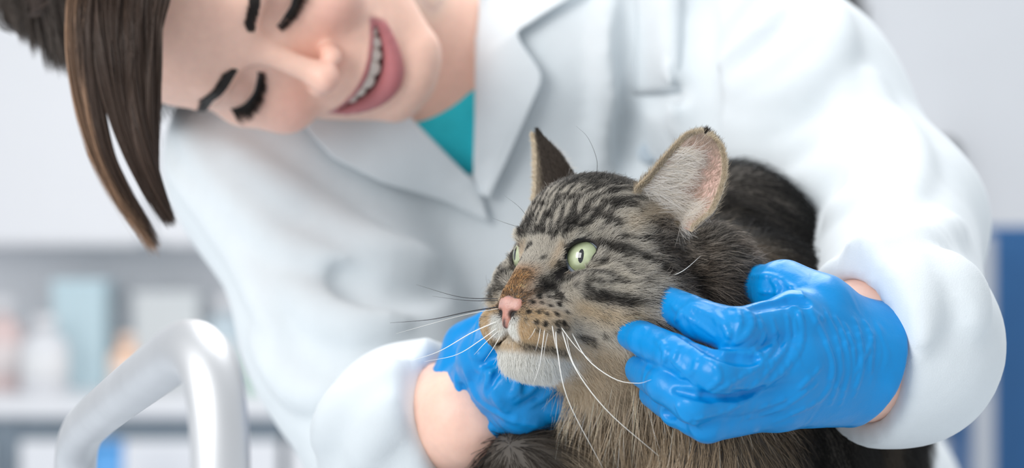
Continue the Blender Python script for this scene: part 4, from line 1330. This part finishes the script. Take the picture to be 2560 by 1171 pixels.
    tipmix = (rr.uniform(size=(len(r0), 1, 1)) < 0.35) * smooth01(t, 0.75, 1.0) * 0.5
    colr = base_c[:, None] * tone * band * (1 - tipmix)
    pale = base_c.mean(1) > 0.4
    colr[pale] = base_c[pale][:, None] * rr.normal(1.0, 0.06, (pale.sum(), 1, 1)) * (0.9 + 0.1 * t)
    rad = 0.062 * np.array([1, 1, .95, .8, .55, .15])[None, :] * (0.75 + 0.25 * smooth01(Ls, 2, 8))[:, None]
    o = curves_obj('head_fur', CF.out(hp_), rad / 1000, M['fur'], cat, np.clip(colr, 0.004, 0.92))
    o['kind'] = 'stuff'

    # ---- ear fur
    for s in (-1, 1):
        G, Nn, (B, a, H, u, n) = EARS[s]
        rr = np.random.default_rng(200 + s)
        nv, nu = G.shape[:2]
        def at(i, j):
            i0 = np.minimum(i.astype(int), nv - 2); j0 = np.minimum(j.astype(int), nu - 2); f = (i - i0)[:, None]; g = (j - j0)[:, None]
            bl = lambda A: A[i0, j0] * (1 - f) * (1 - g) + A[i0 + 1, j0] * f * (1 - g) + A[i0, j0 + 1] * (1 - f) * g + A[i0 + 1, j0 + 1] * f * g
            return bl(G), unit(bl(Nn))
        # back of the ear
        k = 9000
        i, j = rr.uniform(0, nv - 1, k), rr.uniform(0, nu - 1, k)
        p, q = at(i, j)
        bp = fur(p - q * 0.9, -q, np.tile(a, (k, 1)), 4.5, 0.35, 300 + s, m=5, clump=0.15)
        edge = smooth01(np.abs(j / (nu - 1) * 2 - 1), 0.80, 0.98)
        tip = smooth01(i / (nv - 1), 0.82, 1.0)
        c = mix(np.tile(np.array([0.075, 0.058, 0.046]), (k, 1)), (0.50, 0.42, 0.31), edge * 0.8)
        c = mix(c, (0.02, 0.018, 0.017), tip * (0.8 if s < 0 else 0.3))
        cb = np.broadcast_to(c[:, None], (k, 5, 3)) * rr.normal(1, .2, (k, 1, 1)).clip(.5, 1.6)
        # rim
        k2 = 9000
        side = rr.uniform(-1, 1, k2)
        i2 = rr.uniform(0, 1, k2) ** 0.8 * (nv - 1); j2 = (nu - 1) * (0.5 + 0.5 * np.sign(side) * (1 - 0.13 * np.abs(side) ** 1.5))
        p2, q2 = at(i2, j2)
        rp = fur(p2, q2, a[None] * 0.8 + u[None] * np.sign(side)[:, None] * 0.6, 4.4, 0.60, 310 + s, m=5, clump=0.2)
        c2 = mix(np.tile(np.array([0.85, 0.76, 0.61]), (k2, 1)), (0.52, 0.43, 0.31), rr.uniform(size=k2))
        cr = np.broadcast_to(c2[:, None], (k2, 5, 3)) * rr.normal(1, .15, (k2, 1, 1)).clip(.5, 1.5)
        # long pale hair that sweeps across the cup from the inner edge
        k3 = 2600
        i3 = rr.uniform(-0.05, 0.80, k3) * (nv - 1); i3 = np.clip(i3, 0, nv - 1); j3 = rr.uniform(0.01, 0.30, k3) ** 1.0 * (nu - 1)
        low = rr.uniform(size=k3) < 0.42
        i3[low] = rr.uniform(0, 0.30, low.sum()) * (nv - 1); j3[low] = rr.uniform(0.05, 0.75, low.sum()) * (nu - 1)
        p3, q3 = at(i3, j3)
        L3 = (26 - 15 * (i3 / (nv - 1))) * np.where(low, 0.72, 1.0) * np.where(j3 < 3, 1.0, 0.85)
        fl3 = u[None] * 1.0 + a[None] * (0.45 - 0.60 * (1 - i3 / (nv - 1)))[:, None]
        lp = fur(p3, q3, fl3, L3, 0.50, 320 + s, m=7, clump=0.22, cfreq=0.3, curl=0.5)
        c3 = mix(np.array([0.98, 0.97, 0.95]), np.array([0.88, 0.82, 0.74]), rr.uniform(size=k3))
        # fine short down inside
        k4 = 2600
        i4, j4 = rr.uniform(0.1, 0.97, k4) * (nv - 1), rr.uniform(0.15, 0.9, k4) * (nu - 1)
        p4, q4 = at(i4, j4)
        sp = fur(p4, q4, np.tile(u * 0.5 + a, (k4, 1)), 3.0, 0.3, 330 + s, m=5)
        c4 = np.tile(np.array([0.66, 0.55, 0.47]), (k4, 1))
        e = curves_obj('ear_fur', CF.out(np.concatenate([bp, rp, sp])), 0.000075 * np.array([1, .95, .8, .5, .12]), M['fur'], cat,
                       np.concatenate([cb, cr, np.broadcast_to(c4[:, None], (k4, 5, 3))]))
        e['kind'] = 'stuff'
        e = curves_obj('ear_tuft', CF.out(lp), 0.000085 * np.array([1, 1, .95, .9, .7, .45, .1]), M['pale_fur'], cat, np.broadcast_to(c3[:, None], (k3, 7, 3)))
        e['kind'] = 'stuff'

    # ---- long body fur
    def bdens(c):
        k = np.where(c[:, 2] < TABLE_Z + 0.01, 0.0, 1.0)
        k = k * np.where(c[:, 1] > 1.30, 0.25, 1.0)
        return k * np.where(c[:, 2] < CZ - 0.16, 0.45, 1.0)
    NB = 52000
    r1, n1 = scatter(bV2, bQ2, NB, bdens, 131)
    back = unit(np.array([0.55, 0.75, -0.25]))
    chestness = smooth01(1.115 - r1[:, 1], 0.0, 0.05) * smooth01(0.118 - r1[:, 0], -0.02, 0.025)
    chestness = chestness * smooth01(r1[:, 0], 0.016, 0.034)
    fl1 = mix(np.tile(back, (len(r1), 1)) + np.array([0, 0, -0.5]), np.array([0.06, -0.05, -1.0]), chestness)
    L1 = 0.024 + 0.008 * chestness
    bp_ = fur(r1, n1, fl1, L1, 0.38, 15, m=7, clump=0.5, cfreq=80.0, jitter=0.14, droop=np.array([0, 0, -1.0]), droop_k=0.30, curl=0.3)
    pv = r1
    tab = vnoise(r1 * np.array([1.0, 1.0, 0.6]), 60.0, 61, 2)
    c1 = mix(np.array([0.016, 0.014, 0.013]), np.array([0.075, 0.058, 0.043]), smooth01(tab, -0.2, 0.5))
    c1 = mix(c1, np.array([0.012, 0.011, 0.011]), smooth01(-tab, 0.15, 0.6) * 0.9)
    c1 = mix(c1, mix(np.array([0.46, 0.35, 0.235]), np.array([0.86, 0.71, 0.53]), smooth01(vnoise(r1, 70.0, 62, 2), -0.4, 0.6)), chestness)
    wisp = (np.random.default_rng(19).uniform(size=len(r1)) < 0.10) * chestness
    c1 = mix(c1, np.array([0.90, 0.80, 0.66]), wisp)
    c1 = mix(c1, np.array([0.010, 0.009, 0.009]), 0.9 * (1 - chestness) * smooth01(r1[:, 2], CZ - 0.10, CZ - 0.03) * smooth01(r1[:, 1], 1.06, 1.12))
    tone = np.random.default_rng(9).normal(1, 0.22, (len(r1), 1, 1)).clip(0.5, 1.7)
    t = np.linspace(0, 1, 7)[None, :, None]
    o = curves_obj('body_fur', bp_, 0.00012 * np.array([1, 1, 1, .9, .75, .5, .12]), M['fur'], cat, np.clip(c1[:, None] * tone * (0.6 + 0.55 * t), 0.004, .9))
    o['kind'] = 'stuff'

    # ---- whiskers
    M['whisker_white'] = simple('white_whisker', (0.85, 0.84, 0.80), rough=0.35)
    M['whisker_dark'] = simple('dark_whisker', (0.03, 0.03, 0.035), rough=0.4)
    def whisker(pxs, r=0.00022, dark=False, dd=-0.012, d0=None):
        h = ch.hit(*pxs[0])
        d = CF.out(h)[1] if h is not None else d0
        if d0 is not None:
            d = d0
        n = len(pxs)
        pts = catmull([P(x, y, d + dd * i / (n - 1)) for i, (x, y) in enumerate(pxs)], 18)
        mesh_obj('whisker', *tube(pts, r * (1 - 0.85 * np.linspace(0, 1, 18) ** 1.5), 6), M['whisker_dark' if dark else 'whisker_white'], cat)
    whisker([(1389, 824), (1394, 881), (1420, 1001), (1507, 1171)], 0.00030, dd=-0.025)
    whisker([(1404, 826), (1438, 921), (1518, 1028), (1647, 1141)], 0.00030, dd=-0.03)
    whisker([(1427, 829), (1469, 899), (1536, 948), (1594, 959), (1628, 950)], 0.00028, dd=-0.03)
    whisker([(1400, 815), (1440, 868), (1480, 905)], 0.00022)
    whisker([(1362, 821), (1349, 912), (1331, 966)], 0.00022, dd=-0.02)
    whisker([(1380, 812), (1386, 850), (1390, 872)], 0.00024)
    whisker([(1352, 816), (1346, 852), (1338, 880)], 0.00016)
    whisker([(1340, 818), (1330, 838), (1320, 850)], 0.00016)
    whisker([(1412, 822), (1432, 905), (1470, 960)], 0.00018)
    whisker([(1372, 822), (1362, 870), (1358, 905)], 0.00014)
    whisker([(1672, 694), (1710, 676), (1752, 640)], 0.00024)
    whisker([(1245, 748), (1150, 743), (1040, 712)], 0.00022, True, 0.0, d0=0.975)
    whisker([(1245, 752), (1170, 752), (1080, 741)], 0.00020, True, 0.0, d0=0.975)
    whisker([(1244, 768), (1170, 780), (1080, 799), (975, 808)], 0.00034, True, 0.0, d0=0.976)
    whisker([(1246, 772), (1160, 788), (1060, 815), (990, 835)], 0.00016, False, 0.0, d0=0.978)
    whisker([(1248, 802), (1180, 832), (1100, 878), (1030, 902)], 0.00032, False, 0.0, d0=0.978)
    whisker([(1254, 812), (1200, 852), (1140, 888), (1060, 905)], 0.00028, False, 0.0, d0=0.978)
    whisker([(1258, 818), (1215, 856), (1185, 888)], 0.00024, False, 0.0, d0=0.978)
    whisker([(1262, 822), (1235, 868), (1210, 905)], 0.00020, False, 0.0, d0=0.978)
    whisker([(1490, 448), (1492, 400), (1470, 345), (1440, 315)], 0.00013, True, -0.005)
    whisker([(1330, 560), (1300, 520), (1262, 490)], 0.00012, True, 0.0)
    whisker([(1322, 575), (1270, 560), (1230, 545)], 0.00012, True, 0.0)

# ------------------------------------------------------------------ gloved hands
if not ONLY or 'glove' in ONLY:
    gl = SDF(P(1520, 1120, 0.975) + np.array([0, -0.065, -0.004]), P(2300, 640, 0.93) + np.array([0.03, 0.11, 0.004]), 0.00075, far=0.03)
    F1 = [  # knuckle, middle joint, last joint, tip, radii
        ([(1985, 802, .970), (1842, 830, .949), (1748, 800, .964), (1658, 754, .988)], [.0122, .0106, .0093, .0078]),
        ([(1992, 902, .964), (1792, 934, .938), (1688, 888, .953), (1582, 835, .980)], [.0122, .0097, .0090, .0078]),
        ([(1972, 962, .966), (1735, 1008, .943), (1665, 965, .953), (1602, 925, .984)], [.0118, .0091, .0084, .0074]),
        ([(1945, 1010, .972), (1768, 1058, .952), (1695, 1025, .964), (1635, 985, .992)], [.0115, .0088, .0080, .0070])]
    for pts, rr_ in F1:
        gl.chain(PL(pts), rr_, 0.0022)
    WRS = PL([(2165, 850, 1.002), (2185, 890, .998), (2190, 940, .998), (2170, 975, 1.004)])
    pal = gl.like()
    for (pts, rr_), w in zip(F1, WRS):
        pal.cone(P(*pts[0]), w, rr_[0], 0.0165, 0.014)
    pal.chain(PL([(2140, 850, 1.006), (2050, 770, .990), (1960, 725, 1.000), (1885, 712, 1.030)]), [.0165, .0140, .0118, .0100], 0.010)
    pal.cone(P(2010, 900, .985), P(2180, 910, 1.006), 0.018, 0.021, 0.012)
    pal.cone(P(2180, 915, 1.006), P(2180, 915, 1.006) + np.array([0.018, 0.012, 0.002]), 0.0225, 0.0265, 0.014)
    gl.blend(tuple(slice(None) for _ in range(3)), pal.D, 0.006)
    for pts, r in [
        ([(1826, 772), (1868, 782), (1880, 812), (1862, 842), (1815, 870)], .0012), ([(1788, 783), (1812, 815), (1822, 848), (1800, 872)], .0011), ([(1845, 775), (1850, 810), (1838, 850)], .0008),
        ([(1958, 761), (1992, 775), (2004, 824), (1992, 883), (1939, 941), (1841, 1014), (1744, 1048)], .0013), ([(1930, 800), (1936, 853), (1905, 902), (1841, 951), (1773, 985)], .0011),
        ([(2017, 761), (2041, 805), (2070, 873), (2080, 936), (2046, 1000), (1939, 1053)], .0013), ([(2060, 775), (2088, 840), (2100, 930), (2075, 1010)], .0009),
        ([(2085, 790), (2112, 853), (2120, 930), (2100, 1010)], .0010), ([(2134, 800), (2150, 853), (2152, 920), (2132, 990)], .0010), ([(2110, 810), (2132, 870), (2130, 950)], .0008),
        ([(2160, 805), (2178, 850), (2176, 930)], .0009), ([(2180, 830), (2172, 870), (2140, 930)], .0008), ([(1812, 970), (1890, 961), (1968, 930)], .0009),
        ([(1890, 785), (1908, 840), (1872, 890)], .0009), ([(1965, 785), (1970, 850), (1935, 908), (1880, 965), (1800, 1000)], .0009), ([(1985, 800), (1988, 860), (1955, 930), (1880, 990)], .0007),
        ([(1680, 765), (1702, 785), (1690, 802)], .0009), ([(1690, 1005), (1712, 1045), (1765, 1072)], .0009), ([(1757, 895), (1790, 918), (1797, 950), (1768, 975)], .0011),
        ([(1637, 848), (1665, 878), (1660, 908)], .0009), ([(1700, 868), (1688, 900), (1722, 932)], .0008), ([(1742, 898), (1734, 930), (1700, 942)], .0008), ([(1650, 850), (1690, 905), (1740, 960)], .0007),
        ([(1880, 690), (1940, 695), (2000, 735)], .0010), ([(1900, 730), (1960, 735), (2010, 760)], .0009), ([(1930, 700), (1945, 725), (1935, 750)], .0008), ([(2000, 730), (2020, 770), (2060, 800)], .0008),
        ([(1850, 900), (1910, 885), (1950, 850)], .0009), ([(1870, 930), (1930, 905), (1965, 870)], .0007), ([(1900, 1020), (1980, 985), (2050, 920)], .0009), ([(1840, 1050), (1950, 1020), (2040, 960)], .0008),
        ([(1700, 780), (1750, 812), (1790, 842)], .0007), ([(1730, 770), (1780, 790), (1800, 812)], .0007)]:
        gl.ridge(pts, r, 0.0016, sink=0.42, n=len(pts) * 7)
    gl.apply()
    for pts, r in [([(1680, 826), (1740, 858), (1800, 886), (1850, 899), (1890, 900)], .0026), ([(1690, 978), (1760, 990), (1840, 988), (1905, 972)], .0016), ([(1660, 1034), (1730, 1047), (1840, 1040), (1940, 1008)], .0015), ([(1880, 775), (1930, 762), (1985, 752), (2020, 758)], .0020)]:
        gl.ridge(pts, r, 0.0025, sink=0.15, cut=True, n=len(pts) * 7)
    gl.apply()
    # the cuff ends square to the forearm
    fa = unit(P(2330, 570, 1.24) - P(2215, 925, 1.01))
    cut_c = P(2125, 900, 1.012)
    sl, X, Y, Z = gl.win(gl.lo, gl.lo + gl.n * gl.h)
    pl_ = (X - cut_c[0]) * 0.78 + (Y - cut_c[1]) * 0.52 + (Z - cut_c[2]) * -0.30
    gl.blend(sl, (-pl_).astype(np.float32), 0.002, cut=True)
    gV, gQ = gl.mesh()
    gw = vnoise(gV, 420.0, 71, 2) * 0.00010 + np.maximum(0, vnoise(gV * np.array([1, 1, .5]), 300.0, 72)) ** 2 * 0.00025
    gV = gV + vnormals(gV, gQ) * gw[:, None]
    mesh_obj('glove', gV, gQ, M['glove'], woman)

    g2 = SDF(P(1080, 1150, 1.10) + np.array([-0.01, -0.10, -0.01]), P(1500, 740, 1.10) + np.array([0.01, 0.06, 0.01]), 0.0012, far=0.03)
    F2 = [([(1185, 985, 1.075), (1208, 890, 1.050), (1240, 850, 1.044), (1290, 800, 1.045)], [.0140, .0125, .0120, .0105]),
          ([(1195, 1000, 1.075), (1268, 962, 1.036), (1350, 940, 1.040), (1450, 930, 1.052)], [.0135, .0122, .0112, .010]),
          ([(1215, 1040, 1.078), (1300, 1020, 1.042), (1380, 1000, 1.046), (1470, 985, 1.056)], [.0130, .0118, .0108, .010]),
          ([(1240, 1070, 1.085), (1330, 1055, 1.055), (1400, 1040, 1.060), (1465, 1030, 1.068)], [.0125, .0105, .0100, .009])]
    for pts, rr_ in F2:
        g2.chain(PL(pts), rr_, 0.004)
    p2 = g2.like()
    for pts, rr_ in F2:
        p2.cone(P(*pts[0]), P(1172, 1010, 1.095), rr_[0], 0.016, 0.012)
    p2.chain(PL([(1240, 805, 1.085), (1172, 870, 1.095), (1168, 960, 1.10)]), [.009, .0115, .014], 0.010)
    p2.cone(P(1180, 1000, 1.09), P(1172, 1045, 1.085), 0.022, 0.0265, 0.012)
    p2.cone(P(1215, 1030, 1.085), P(1205, 1075, 1.08), 0.018, 0.022, 0.012)
    g2.blend(tuple(slice(None) for _ in range(3)), p2.D, 0.006)
    for pts, r in [([(1185, 880), (1200, 920), (1240, 940)], .0018), ([(1165, 930), (1200, 1000), (1290, 1050), (1400, 1075)], .0024), ([(1230, 960), (1250, 1010), (1290, 1035)], .0022),
                   ([(1300, 930), (1290, 975), (1280, 990)], .0018), ([(1360, 930), (1330, 970), (1290, 1000)], .0018), ([(1420, 945), (1370, 985), (1320, 1015)], .0018),
                   ([(1140, 940), (1160, 1010), (1210, 1070)], .0020), ([(1200, 800), (1190, 850), (1180, 890)], .0016), ([(1250, 810), (1230, 860), (1200, 900)], .0015)]:
        g2.ridge(pts, r * 0.7, 0.0025, sink=0.45, n=len(pts) * 7)
    for pts, r in [([(1215, 985), (1250, 930), (1300, 905)], .0022), ([(1155, 960), (1185, 1020), (1240, 1075)], .0018)]:
        g2.ridge(pts, r * 0.6, 0.002, sink=0.2, cut=True, n=len(pts) * 7)
    g2.apply()
    cut_c = P(1170, 1055, 1.085)
    sl, X, Y, Z = g2.win(g2.lo, g2.lo + g2.n * g2.h)
    pl_ = (X - cut_c[0]) * -0.62 + (Y - cut_c[1]) * 0.30 + (Z - cut_c[2]) * -0.72
    g2.blend(sl, (-pl_).astype(np.float32), 0.002, cut=True)
    gV, gQ = g2.mesh()
    gw = vnoise(gV, 420.0, 73, 2) * 0.00010 + np.maximum(0, vnoise(gV * np.array([1, 1, .5]), 300.0, 74)) ** 2 * 0.00025
    mesh_obj('glove', gV + vnormals(gV, gQ) * gw[:, None], gQ, M['glove'], woman)

    # black strap on the wrist
    ax = AX_L
    c = SL_L + AX_L * 0.020
    u = unit(np.cross(ax, [0, 0, 1.0])); v = np.cross(ax, u)
    ring = [c + (u * math.cos(a) + v * math.sin(a)) * 0.0285 for a in np.linspace(0, 2 * math.pi, 49)]
    V, F = [], []
    n = 48
    prof = [(-0.008, 0.0), (-0.007, 0.0012), (0.007, 0.0012), (0.008, 0.0), (0.008, -0.0015), (-0.008, -0.0015)]
    for k in range(n):
        a = 2 * math.pi * k / n
        d = u * math.cos(a) + v * math.sin(a)
        for x, r_ in prof:
            V.append(c + ax * x + d * (0.0245 + r_))
    for k in range(n):
        for j in range(6):
            F.append([k * 6 + j, k * 6 + (j + 1) % 6, ((k + 1) % n) * 6 + (j + 1) % 6, ((k + 1) % n) * 6 + j])
    mesh_obj('wrist_strap', np.array(V), F, M['black'], woman)

# ------------------------------------------------------------------ exam table, rail, lower body of the woman
if not ONLY or 'room' in ONLY:
    t = thing('exam_table', 'white exam table with steel rim that the cat rests on', 'table', (0.0, 1.08, 0.0))
    M['table_top'] = simple('table_pad', (0.62, 0.66, 0.70), rough=0.45, noise=0.02)
    mesh_obj('table_top', *box((0.02, 1.085, TZ - 0.02), (1.50, 0.80, 0.04), 0.008), M['table_top'], t, smooth=False)
    for sx in (-1, 1):
        for sy in (-1, 1):
            mesh_obj('leg', *box((0.02 + sx * 0.66, 1.085 + sy * 0.33, (TZ - 0.04) / 2), (0.05, 0.05, TZ - 0.04), 0.006), M['steel'], t, smooth=False)
    mesh_obj('apron', *box((0.02, 1.085, TZ - 0.075), (1.32, 0.66, 0.07), 0.004), M['steel'], t, smooth=False)

    path = [P(556, 1171, .80), P(551, 1060, .80), P(541, 975, .803), P(528, 912, .808), P(505, 868, .815), P(460, 868, .84), P(400, 916, .89), P(320, 978, .97), P(250, 1034, 1.06), P(205, 1078, 1.12), P(188, 1125, 1.15), P(184, 1171, 1.16)]
    a = path[0].copy(); a[2] = TZ + 0.004; b = path[-1].copy(); b[2] = TZ + 0.004
    poly = np.array([a] + path[1:-1] + [b])
    cum = np.concatenate([[0], np.cumsum(np.linalg.norm(np.diff(poly, axis=0), axis=1))])
    pth = np.stack([np.interp(np.linspace(0, cum[-1], 150), cum, poly[:, k]) for k in range(3)], 1)
    for _ in range(14):
        pth[1:-1] = (pth[:-2] + 2 * pth[1:-1] + pth[2:]) / 4
    rail = thing('table_rail', 'bent brushed steel tube handle standing on the table at left front', 'handle', (float(a[0]), float(a[1]), TZ))
    mesh_obj('tube', *tube(pth, 0.0113, 28), M['steel'], rail)
    for q in (a, b):
        mesh_obj('flange', *lathe([(0.0005, 0), (0.024, 0), (0.024, 0.003), (0.021, 0.005), (0.0125, 0.006), (0.0125, 0.012), (0.0115, 0.012), (0.0005, 0.012)], (q[0], q[1], TZ), 28), M['steel'], rail)

if not ONLY or 'woman' in ONLY:
    # legs and shoes down to the floor, hidden by the table
    for s in (-1, 1):
        hx = HIP + np.array([s * 0.085 + 0.02, 0.02, -0.10])
        kx = np.array([hx[0], hx[1] - 0.02, 0.46]); ax_ = np.array([hx[0], hx[1] + 0.03, 0.075])
        lg = SDF(np.array([hx[0] - .13, hx[1] - .16, -0.01]), np.array([hx[0] + .13, hx[1] + .16, 0.96]), 0.008, far=.1)
        lg.chain([hx, kx, ax_], [0.095, 0.062, 0.055], 0.03)
        mesh_obj('trouser_leg', *lg.mesh(), M['trousers'], woman)
        sh_ = SDF(np.array([hx[0] - .08, hx[1] - .24, -0.02]), np.array([hx[0] + .08, hx[1] + .14, 0.14]), 0.004, far=.05)
        sh_.cone((hx[0], hx[1] + 0.05, 0.042), (hx[0], hx[1] - 0.14, 0.034), 0.042, 0.036, 0.02)
        sh_.cone((hx[0], hx[1] + 0.05, 0.05), (hx[0], hx[1] + 0.04, 0.09), 0.04, 0.042, 0.02)
        v, q = sh_.mesh()
        v[:, 2] = np.maximum(v[:, 2], 0.0)
        mesh_obj('shoe', v, q, M['white_laminate'], woman)
